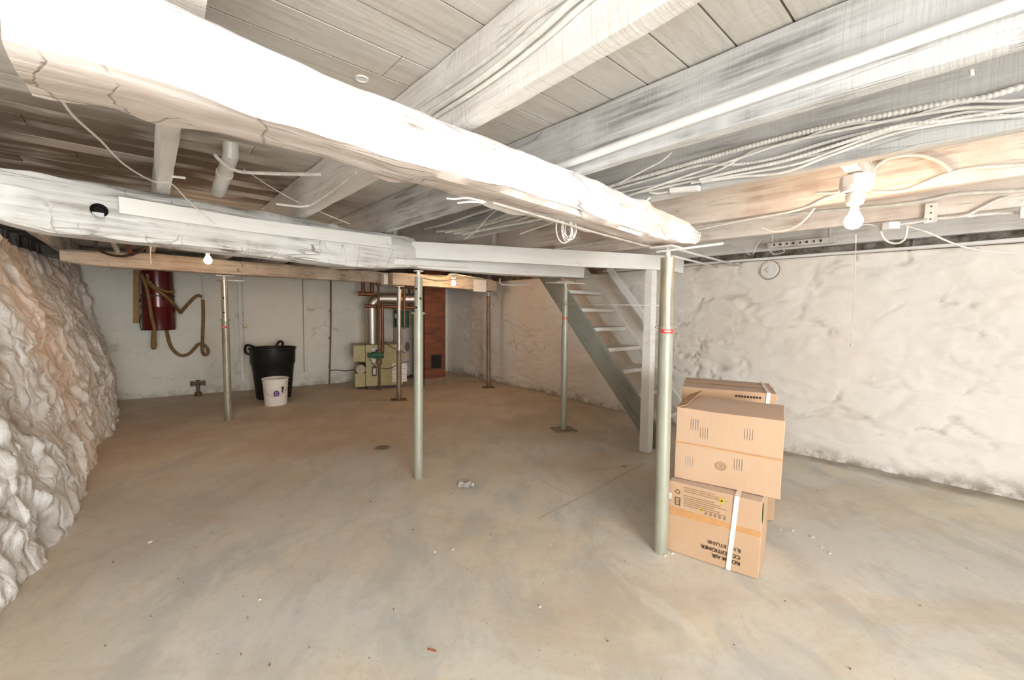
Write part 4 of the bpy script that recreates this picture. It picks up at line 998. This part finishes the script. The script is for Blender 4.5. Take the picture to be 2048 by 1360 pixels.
# ------------------------------------------------------------------ light bulbs
def bulb(u, v, Y, label, fixt=True, power=12, r=.033, zf=None, colr=(1,.56,.33), box=None):
    c = atY(u, v, Y); th = thing('light_bulb', c, label, 'light bulb'); th['_pf'] = 1
    MB().lathe(c, [(0,-r),(r*.5,-r*.87),(r*.87,-r*.5),(r,0),(r*.9,r*.45),(r*.62,r*.95),(r*.46,r*1.3)], 24).build('glass_globe', MAT_bulb, th)
    MB().lathe(c, [(r*.46,r*1.3),(r*.46,r*1.9),(r*.5,r*1.95),(r*.5,r*2.3)], 20).build('bulb_neck', MAT_globe, th)
    z = r*2.1
    MB().lathe(c, [(0,z+.002),(.026,z),(.032,z+.012),(.034,z+.04),(.026,z+.05),(.05,z+.055),(.054,z+.075),(0,z+.075)], 28).build('lamp_holder', MAT_white, th)
    l = bpy.data.lights.new('bulb_lamp', 'POINT'); l.energy = power; l.color = colr; l.shadow_soft_size = r*1.05
    lo = bpy.data.objects.new('bulb_lamp', l); col.objects.link(lo); lo.location = c-V((0,0,.0)); lo['kind'] = 'structure'
    return th, c, c+V((0,0,z+.075))
th, bc1, bt1 = bulb(1707,443, 1.80, 'bright bulb on a ceramic holder under the right hand joists', power=11)
m = MB(); m.lathe(bt1, [(0,0),(.058,0),(.058,.045),(0,.045)], 8); 
ob = tag(m.build('junction_box', MAT_white, bevel=.003), 'octagonal white junction box holding the near bulb', 'junction box')
k1 = bt1+V((0,0,.045))
# nail block between joists
tag(MB().bar(k1-NJ*.21+V((0,0,.035)), k1+NJ*.19+V((0,0,.035)), .05, .062).build('wood_block', W_raw if 0 else W_joistp), 'short wooden block fixed between joists above the near bulb', 'block')
# pull string
m = MB(); pts = [atY(1712,470,1.80), atY(1711,520,1.80), atY(1709,560,1.80), atY(1706,620,1.80), atY(1703,688,1.80)]
m.tube(spline(pts, .03), .0012, 5); m.lathe(pts[-1]-V((0,0,.012)), [(0,0),(.004,.003),(.004,.01),(0,.014)], 8)
tag(m.build('pull_string', MAT_cabled), 'thin pull string hanging below the near bulb', 'string')
tag(MB().box(atL(1718,517,WRB[3],WRB[4],.10), (V((-.7,.7,0))*.008, V((.7,.7,0))*.01, V((0,0,.02)))).build('wall_clip', MAT_screw), 'tiny metal clip on the right wall behind the pull string', 'clip')
bulb(416,521, 3.85, 'lit bulb hanging left, in front of the brown beam', power=25, r=.032)
bulb(907,567, 6.1, 'farthest lit bulb, by the far beam near the chimney', power=34, r=.034)

# ------------------------------------------------------------------ pipes and cables overhead
# white pipe on joist B
pa = jB[0]-NJ*.03; qa = jB[1]-NJ*.03
pts = [atL(u, v, pa, qa) for u, v in [(1128,330),(1400,232),(2048,2)]]
dp = (pts[2]-pts[0]).normalized()
th = tag(MB().tube([pts[0]-dp*.5, pts[0], pts[1], pts[2], pts[2]+dp*1.2], .015, 18).build('white_pipe', MAT_pvc), 'long straight white pipe fixed along the side of the grey joist', 'pipe')
def face(j, cpts, off, ox=1300, oy=0, k=2.429):
    return [atL(ox+x/k, oy+y/k, j[0], j[1], off if not isinstance(off, (list, tuple)) else off[i]) for i, (x, y) in enumerate(cpts)]
def cable(j, cpts, off, label, r=.006, arm=False, mat=None, group=None, ext=(0,0), **kw):
    P = face(j, cpts, off, **kw)
    if ext[0]: P = [P[0]+(P[0]-P[1]).normalized()*ext[0]]+P
    if ext[1]: dj = (V(j[0])-V(j[1])).normalized(); dj = dj if dj.dot(P[-1]-P[-2]) > 0 else -dj; P = P+[P[-1]+dj*.15*q for q in range(1, 17 if ext[1] >= .5 and P[-1].x > .9 else 3)]
    S = spline(P, .0035 if arm else .02)
    o = MB().tube(S, r, 8 if arm else 8, rf=(lambda i, L, q: q*(1.0 if (i//2)%2 else .84)) if arm else None).build('armored_cable' if arm else 'cable', mat or MAT_cable)
    return tag(o, label, 'cable', group)
class _: pass
G = 'cables along the bundle joist'
jCc = jC
cable(jCc, [(0,850),(260,775),(640,670),(900,610),(1170,555),(1400,510),(1600,480),(1817,420)], .012, 'topmost thick armored cable of the bundle on the white joist', .010, True, MAT_cable, ext=(1.2,.8))
cable(jCc, [(0,872),(240,805),(420,800),(600,770),(830,700),(1000,655),(1220,610),(1400,590),(1600,560),(1817,560)], .012, 'second armored cable just under the topmost of the bundle', .007, True, MAT_cable, ext=(1.0,.5))
for i, (pp, o_) in enumerate((([(0,905),(300,840),(500,735),(700,690),(830,640),(1000,600),(1200,585),(1500,500),(1817,485)], .016),
        ([(0,915),(100,880),(400,780),(640,700),(830,655),(1050,610),(1300,560),(1540,525),(1817,515)], .024),
        ([(0,925),(300,860),(600,790),(860,740),(1100,660),(1300,600),(1540,545),(1817,535)], .014),
        ([(250,885),(420,860),(640,840),(850,765),(1030,700),(1240,635),(1500,590),(1817,555)], .02),
        ([(200,890),(420,850),(700,800),(900,730),(1150,640),(1500,575),(1817,520)], .03))):
    cable(jCc, pp, o_, 'plain white cable stapled in the bundle along the joist', .0048+.0006*(i%2), False, MAT_cable, G, ext=(.9 if i < 3 else 0, .6))
cable(jCc, [(240,872),(400,835),(640,785),(850,722),(1060,655),(1230,608),(1400,590)], .034, 'short armored cable lying over the white bundle', .007, True)
p0 = face(jCc, [(100,925),(240,912)], .015)
tag(MB().bar(p0[0]+V((0,0,-.002)), p0[1]+V((0,0,-.002)), .03, .022).build('cable_box', MAT_white, bevel=.002), 'small flat white cable box at the left end of the bundle', 'junction box')
cable(jCc, [(0,935),(40,940),(90,930)], .02, 'short cable end entering the flat white box', .005)
# cables on joist A
pa2 = [(510,590),(900,320),(1160,100),(1330,0)]; kk = dict(ox=650, oy=0, k=2.72)
cable(jA, [(490,595),(900,310),(1130,110),(1290,0)], .008, 'uppermost of the cables clipped to the bright joist', .006, **kk, ext=(0,.6))
cable(jA, [(560,620),(860,420),(1150,190),(1360,0)], .012, 'middle thick cable clipped to the bright joist', .0095, **kk, ext=(0,.6))
cable(jA, [(600,635),(900,440),(1200,210),(1440,0)], .010, 'lowest cable clipped to the bright joist', .006, **kk, ext=(0,.6))
# wires at joist B end
cable(jCc, [(-150,890),(0,812),(60,780),(105,740)], .18, 'loose white wire sagging at the end of the grey joist', .004)
# joist D cables
cable(jD, [(1075,935),(1220,930),(1320,895),(1460,840),(1600,815),(1817,800)], .012, 'armored cable running right from the near bulb box', .008, True, ext=(0,.5))
cable(jD, [(1045,905),(1075,850),(1110,800),(1180,765),(1300,755),(1400,785),(1460,832)], .02, 'arched armored cable over the near bulb box', .008, True)
cable(jD, [(1065,785),(1085,830),(1080,880),(1045,915)], .10, 'short curved armored cable dropping into the near bulb box', .008, True)
cable(jD, [(940,938),(850,965),(780,1000),(700,1025),(600,1045),(430,1075),(260,1110)], .014, 'white cable running left from the near bulb box', .006, ext=(0,.5))
cable(jD, [(935,928),(880,940),(810,940)], .02, 'armored stub left of the near bulb box', .007, True)
cable(jD, [(800,1010),(750,1070),(690,1110),(600,1125),(545,1108)], .05, 'hanging loop of white cable left of the near bulb', .005)
# joist E cables
cable(jE, [(150,1110),(300,1090),(700,1040),(1150,1000),(1350,972),(1500,942),(1817,925)], .02, 'smooth painted cable along the narrow joist', .010, ext=(0,.6))
cable(jE, [(1385,1062),(1520,1050),(1600,1015),(1680,975),(1740,955)], .016, 'armored cable curving up right of the joist bracket', .008, True)
cable(jE, [(1540,1052),(1640,1040),(1795,1033)], .012, 'armored cable entering the box at the right edge', .008, True)
p0 = face(jE, [(1795,1035),(1840,1030)], .03)
tag(MB().bar(p0[0], p0[1], .04, .055).build('junction_box', MAT_white, bevel=.003), 'square white junction box at the far right of the narrow joist', 'junction box')
p0 = face(jE, [(1365,1035)], .014)[0]; dE = (jE[0]-jE[1]).normalized()
m = MB(); m.box(p0, (dE*.026, NJ*.008, V((0,0,.055)))); 
br_ = tag(m.build('joist_bracket', MAT_screw, bevel=.002), 'flat metal strap bracket nailed on the narrow joist', 'bracket')
for k in (-.035, 0, .035): MB().lathe(p0-NJ*.008+V((0,0,k)), [(0,.003),(.004,.002),(.005,0)], 8, axis=-NJ).build('nail_head', MAT_rust, br_)
p0 = face(jE, [(1165,1098)], .045)[0]
m = MB(); m.lathe(p0-V((0,0,.022)), [(0,0),(.043,0),(.045,.004),(.045,.04),(0,.04)], 8); tag(m.build('junction_box', MAT_white, bevel=.002), 'round white junction box hanging right of the near bulb', 'junction box')
cable(jE, [(1215,1090),(1280,1082),(1345,1068)], .03, 'armored cable from the round box to the bracket', .008, True)
cable(jE, [(1120,1125),(1140,1165),(1190,1183),(1235,1165),(1250,1105)], .05, 'white cable loop hanging below the round box', .006)
cable(jE, [(1245,1098),(1350,1130),(1480,1185),(1600,1215),(1780,1232)], [.04,.03,-.05,-.22,-.4], 'loose cable drooping from the round box towards the right wall', .005)
cable(jE, [(1115,1105),(1060,1090),(1015,1098)], .05, 'short wire between the near bulb and the round box', .004)
# rim details
rimj = (V((1.86,4.85,1.9)), V((3.56,2.86,1.9)))
p0 = face(rimj, [(575,1195),(900,1165)], .05)
fx_ = thing('strip_fixture', p0[0], 'narrow white metal strip hung under the joists near the right wall', 'fixture'); fx_['_pf'] = 1
MB().bar(p0[0], p0[1], .05, .05).build('strip_body', MAT_screw, fx_, frame=axes(p0[0], p0[1]-p0[0]), bevel=.003)
for q in (.05, .92):
    c = p0[0].lerp(p0[1], q); MB().bar(c, c+V((0,0,.14)), .012, .02, up=(1,0,0)).build('hanger', MAT_screw, fx_)
for k in range(8):
    c = p0[0].lerp(p0[1], .12+.1*k)-NJ*.027; MB().bar(c-V((.0,0,.008)), c+V((0,0,.010)), .002, .018+.01*(k%2), up=(1,0,0)).build('slot', MAT_dark, fx_)
cable(rimj, [(575,1205),(600,1235),(650,1225),(640,1210),(570,1208)], .08, 'small wire loop below the metal strip', .004)
cable(rimj, [(500,1235),(520,1190),(545,1160),(575,1155)], .08, 'short wire rising left of the metal strip', .005)
cable(rimj, [(400,1190),(440,1215),(490,1240)], .08, 'short slanting wire near the near post top', .004)
cable(rimj, [(1500,1190),(1540,1215),(1600,1205)], .04, 'curled wire lying at the top of the right wall', .004)
for i, (a, b) in enumerate((((1353,498),(1477,531)), ((1345,512),(1435,534)))):
    o = MB().tube([atY(*a, 3.3), atY(*b, 4.35)], .009, 10).build('thin_pipe', MAT_cable); tag(o, ['upper', 'lower'][i]+' of two thin pipes slanting behind the near post top', 'pipe')
# cleanout cover on the wall
cp = atL(1539,540, WRB[2], WRB[3], .085); cn = V((-.78,-.62,0)).normalized()
th = thing('pipe_cap', cp, 'round white cap set in the right wall below the joists', 'cap'); th['_pf'] = 1
MB().lathe(cp, [(0,.014),(.072,.014),(.076,.010),(.080,-.03)], 36, axis=cn).build('cap_disc', MAT_white, th)
MB().lathe(cp, [(.084,-.02),(.086,.006),(.094,.008),(.098,-.03)], 36, axis=cn).build('cap_ring', MAT_steel, th)
tv = cn.cross(V((0,0,1)))
MB().box(cp+cn*.02, (tv*.014+V((0,0,.014)), tv*.014-V((0,0,.014)), cn*.006)).build('square_nut', MAT_white, th, bevel=.002)

# cables seen between joists behind the main beam
jB2 = (jB[0]+DJ*1.5+NJ*.50, jB[0]+DJ*.2+NJ*.50)
kk2 = dict(ox=850, oy=370, k=3.413)
for i, pp in enumerate(([(0,300),(160,260),(320,205),(500,150)], [(80,318),(240,300),(440,250),(600,185)], [(140,322),(340,290),(560,230),(680,190)], [(200,330),(400,300),(640,240),(740,205)], [(260,335),(480,290),(700,250),(820,225)])):
    cable(jC, pp, .03+.014*i, 'white cable running between the joists behind the main beam', .0085, False, MAT_cable, 'cables behind the main beam', **kk2, ext=(0,.4))
cable(jC, [(505,160),(430,220),(360,300),(270,370)], .25, 'thin wire slanting down across the cables behind the main beam', .003, **kk2)
# coil of white wire
cc = atL(1128,402+10, A0, A1, -.02); cpt = atY(1126,440,1.62)
m = MB(); base = atY(1112,428,1.72); X_ = V((.8,.6,0)); pts = []
for k, (dx, dz, w_) in enumerate(((.030,.115,.030),(.045,.105,.022),(.055,.095,.030),(.05,.08,.018),(.062,.09,.02))):
    for i in range(14):
        a = -pi/2+2*pi*i/14+pi
        pts.append(base+X_*(dx*1.4+w_*1.4*cos(2*pi*i/14+pi/2))+V((0,.012*k-.02,-dz*(.5-.5*cos(2*pi*i/14)))))
pts.append(base+X_*.10+V((0,0,-.085)))
m.tube(spline([base+V((0,0,.03))]+pts, .006), .0022, 6)
tag(m.build('wire_coil', MAT_cable), 'tangled coil of thin white wire hanging under the main beam', 'wire')
m = MB(); m.tube(spline([atY(u, v, 1.35) for u, v in [(893,397),(910,398),(935,396),(955,400),(972,405),(940,404),(915,406)]], .01), .003, 6)
tag(m.build('wire_loop', MAT_cable), 'small loop of white wire stuck under the middle of the main beam', 'wire')
# cables running along the beam underside to the right
U0 = [atZ(u, v, 1.695) for u, v in [(985,405),(1130,447),(1180,462),(1270,486),(1312,497)]]
tag(MB().tube(spline(U0, .02), .0045, 8).build('cable', MAT_cabled), 'white cable fixed under the main beam towards the near post', 'cable')
U0 = [atZ(u, v, 1.71) for u, v in [(1185,455),(1230,470),(1290,478),(1320,492)]]
# loose strings on the left
def wire(pl, Ys, r, label, mat=None, nm='loose_wire'):
    pts = [atY(u, v, Y) for (u, v), Y in zip(pl, Ys)]
    return tag(MB().tube(spline(pts, .02), r, 6).build(nm, mat or MAT_cable), label, 'wire')
wire([(121,197),(150,235),(200,280),(250,330),(305,362),(343,368),(380,405),(430,447)], [.83,.95,1.15,1.4,1.65,1.75,1.9,2.0], .0028, 'loose white wire drooping from the left end of the main beam')
wire([(345,353),(370,356)], [1.72,1.72], .005, 'short nail-like stub on the joist over the left beam')
wire([(417,285),(480,333),(560,385),(620,415),(700,448)], [2.4,2.45,2.5,2.55,2.6], .0025, 'thin white string crossing beneath the planks left of centre')
wire([(0,437),(80,456),(150,468),(220,466),(300,458)], [1.55,1.65,1.8,1.95,2.1], .0035, 'white wire hanging along the bottom of the left side beam')
wire([(430,310),(445,325),(475,342),(540,347),(640,349)], [2.0,2.0,2.0,1.95,1.85], .008, 'flexible white cable below the planks beside the sleeve pipe')
wire([(553,408),(600,413),(625,408),(660,385),(712,345)], [2.2,2.2,2.2,2.0,1.65], .006, 'white cable bent across the joist left of centre')
wire([(1205,415),(1240,405),(1280,410),(1300,395)], [1.8,1.8,1.8,1.8], .004, 'loose white wire beside the right end of the main beam top') 
wire([(265,485),(272,470)], [4.4,4.4], .004, 'short dark wire near the left bulb', MAT_iron)
wire([(195,478),(192,495),(215,508),(250,512),(285,500),(300,482)], [3.9]*6, .012, 'dark loop of cable under the left side beam', MAT_iron)
for i, (a, b) in enumerate((((222,478),(243,517)), ((248,478),(267,517)))):
    tag(MB().cyl(atY(*a, 4.0), atY(*b, 4.3), .022, seg=12).build('old_pipe', MAT_cabled if i == 0 else MAT_cop), ['grey', 'reddish'][i]+' pipe stub slanting behind the left side beam', 'pipe')
tag(MB().tube(spline([atY(302,487,3.9), atY(301,505,3.9), atY(302,528,3.9)], .02), .004, 6).build('cord', MAT_cable), 'thin cord hanging in front of the brown beam left of the bulb', 'cord')
# sleeve pipe (duct wrapped) below planks
a, b = atZ(460,308,ZC-.002), atZ(436,388,1.90)
a = atY(462,310,2.08); b = atY(436,384,2.30)
m = MB().tube([a+V((0,0,.1)), a, a.lerp(b,.5), b], .034, 18); m.tube([a.lerp(b,.45), a.lerp(b,.52)], .038, 18)
tag(m.build('sleeve_pipe', MAT_screw), 'white painted pipe elbow coming through the planks on the left', 'pipe')
# round plug in the planks
pc = atZ(724,157,ZC)
m = MB(); m.lathe(pc-V((0,0,.004)), [(0,.002),(.017,.002),(.017,0),(.022,0),(.022,.006)], 24); tag(m.build('hole_plug', MAT_white), 'small round plug in the ceiling planks above the main beam', 'plug')
# hanging nail/string on joist B right
wire([(1942,140),(1944,152)], [1.02,1.02], .005, 'short white stub hanging from the grey joist at upper right')
# wires around the middle joints
wire([(700,500),(740,512),(780,508),(830,517),(872,505)], [5.0,4.8,4.6,4.6,4.6], .004, 'thin wires strung along the far beam top')
for i, pp in enumerate(([(560,538),(640,541),(700,533),(770,540)], [(600,545),(660,548),(730,543),(782,549)], [(845,556),(880,562),(930,556),(985,560)], [(850,549),(890,553),(905,548),(960,556)])):
    Yb = 4.6 if i < 2 else 5.9
    wire(pp, [Yb+.3*k for k in range(4)] if i < 2 else [Yb, Yb+.1, Yb+.2, Yb+.3], .008, ['upper cable on top of the brown beam', 'lower cable on top of the brown beam', 'lower cable over the far bulb beam', 'upper cable over the far bulb beam'][i], MAT_cabled)
wire([(1000,557),(1002,568),(1030,570),(1060,569)], [5.6]*4, .010, 'bent white conduit beyond the far posts')

# ------------------------------------------------------------------ floor things
dp_ = atZ(765,896,0)
th = thing('floor_drain', dp_, 'round rusty floor drain left of the middle post', 'drain'); th['_pf'] = 1
MB().lathe(dp_, [(0,.006),(.065,.006),(.075,.003),(.08,.0)], 28).build('drain_rim', MAT_plate, th)
m = MB()
for i in range(-2, 3):
    for j in range(-2, 3):
        if i*i+j*j < 6: m.cyl(dp_+V((i*.021,j*.021,.0062)), dp_+V((i*.021,j*.021,.0072)), .005, seg=8)
m.build('drain_holes', MAT_dark, th)
pp = atZ(933,972,0); m = MB(); vs = []; n = 9
for i in range(n):
    for j in range(n):
        x = (i/(n-1)-.5)*.12; y = (j/(n-1)-.5)*.08; q = V((x*22, y*22, 3))
        vs.append(pp+V((x+.01*noise.noise(q), y+.014*noise.noise(q*1.3), .006+max(0, .018*(.5+noise.noise(q*1.4))))))
m.add(vs, [(i*n+j, (i+1)*n+j, (i+1)*n+j+1, i*n+j+1) for i in range(n-1) for j in range(n-1)], True)
tag(m.build('paper_scrap', simple('white_paper', (.82,.80,.77), .6)), 'crumpled scrap of white paper on the floor', 'paper scrap')
m = MB()
for (u, v, s) in ((300,1085,.01),(1585,1062,.008),(1625,1075,.011),(1660,1107,.01),(1642,1095,.007),(1560,1060,.006),(1330,1112,.007),(1345,1108,.006),(905,1100,.006),(1100,1090,.005),(520,1200,.005),(1080,1215,.006),(870,1105,.004)):
    p = atZ(u, v, 0)+V((0,0,.004)); a = random.random()*3; x = V((cos(a), sin(a), 0))*s; y = V((-sin(a), cos(a), 0))*s*.5; m.box(p, (x, y, V((0,0,.003))))
o = m.build('paint_chips', MAT_paper); o['kind'] = 'stuff'; tag(o, 'white paint chips scattered on the concrete floor', 'debris')
m = MB()
for k in range(70):
    u = random.uniform(200, 1950); v = random.uniform(860, 1340); p = atZ(u, v, 0)+V((0,0,.003)); a = random.random()*3; s = random.uniform(.001, .004)
    m.box(p, (V((cos(a), sin(a), 0))*s, V((-sin(a), cos(a), 0))*s*.4, V((0,0,.002))))
o = m.build('dirt_crumbs', MAT_rust); o['kind'] = 'stuff'; tag(o, 'dark crumbs of dirt scattered over the concrete floor', 'debris')
for i, (u, v) in enumerate(((855,1300),(1243,933))):
    p = atZ(u, v, 0)+V((0,0,.004)); tag(MB().bar(p, p+V((.035,-.012,.002)), .006, .004).build('wood_splinter', simple('red_splinter_%d' % i, (.45,.16,.08), .7)), ['reddish splinter on the floor in the foreground', 'small reddish splinter on the floor left of the near post'][i], 'splinter')
# rag-like chip of slate at foot of near post and damp block by right wall
p = atZ(1985,1050,0); 

for o in list(bpy.data.objects):
    if '_pf' in o: del o['_pf']

# ------------------------------------------------------------------ camera and light
cam = bpy.data.cameras.new('camera'); cam.sensor_width = 36; cam.lens = F/2048*36; cam.clip_start = .02
co = bpy.data.objects.new('camera', cam); col.objects.link(co)
r0 = CAM*0
fwd = ray(1024,680).normalized(); rt_ = (ray(1124,680)-ray(1024,680)).normalized(); up_ = rt_.cross(fwd)
co.matrix_world = Matrix.Translation(CAM)@Matrix((rt_, up_, -fwd)).transposed().to_4x4()
bpy.context.scene.camera = co
def area(name, loc, target, size, power, colr, sy=None):
    l = bpy.data.lights.new(name, 'AREA'); l.energy = power; l.color = colr; l.size = size
    if sy: l.shape = 'RECTANGLE'; l.size_y = sy
    o = bpy.data.objects.new(name, l); col.objects.link(o); d = V(target)-V(loc)
    o.matrix_world = Matrix.Translation(loc)@d.to_track_quat('-Z', 'Y').to_matrix().to_4x4(); return o
fl = bpy.data.lights.new('flash', 'POINT'); fl.energy = 9.5; fl.color = (.98,.99,1); fl.shadow_soft_size = .12
fo = bpy.data.objects.new('flash', fl); col.objects.link(fo); fo.location = (-.12,-.12,1.66)
area('rear_fill_light', (1.8,-2.9,1.2), (-.7,4,1.0), 3.2, 190, (.97,.99,1), 1.7)  # added soft fill lamp behind the camera, evens out the falloff
w = bpy.data.worlds.new('world'); bpy.context.scene.world = w; w.use_nodes = True
w.node_tree.nodes['Background'].inputs[0].default_value = (1,.95,.9,1); w.node_tree.nodes['Background'].inputs[1].default_value = .02
sc = bpy.context.scene
sc.view_settings.view_transform = 'Standard'; sc.view_settings.look = 'None'; sc.view_settings.gamma = 1; sc.view_settings.use_curve_mapping = False
sc.view_settings.exposure = 1.15
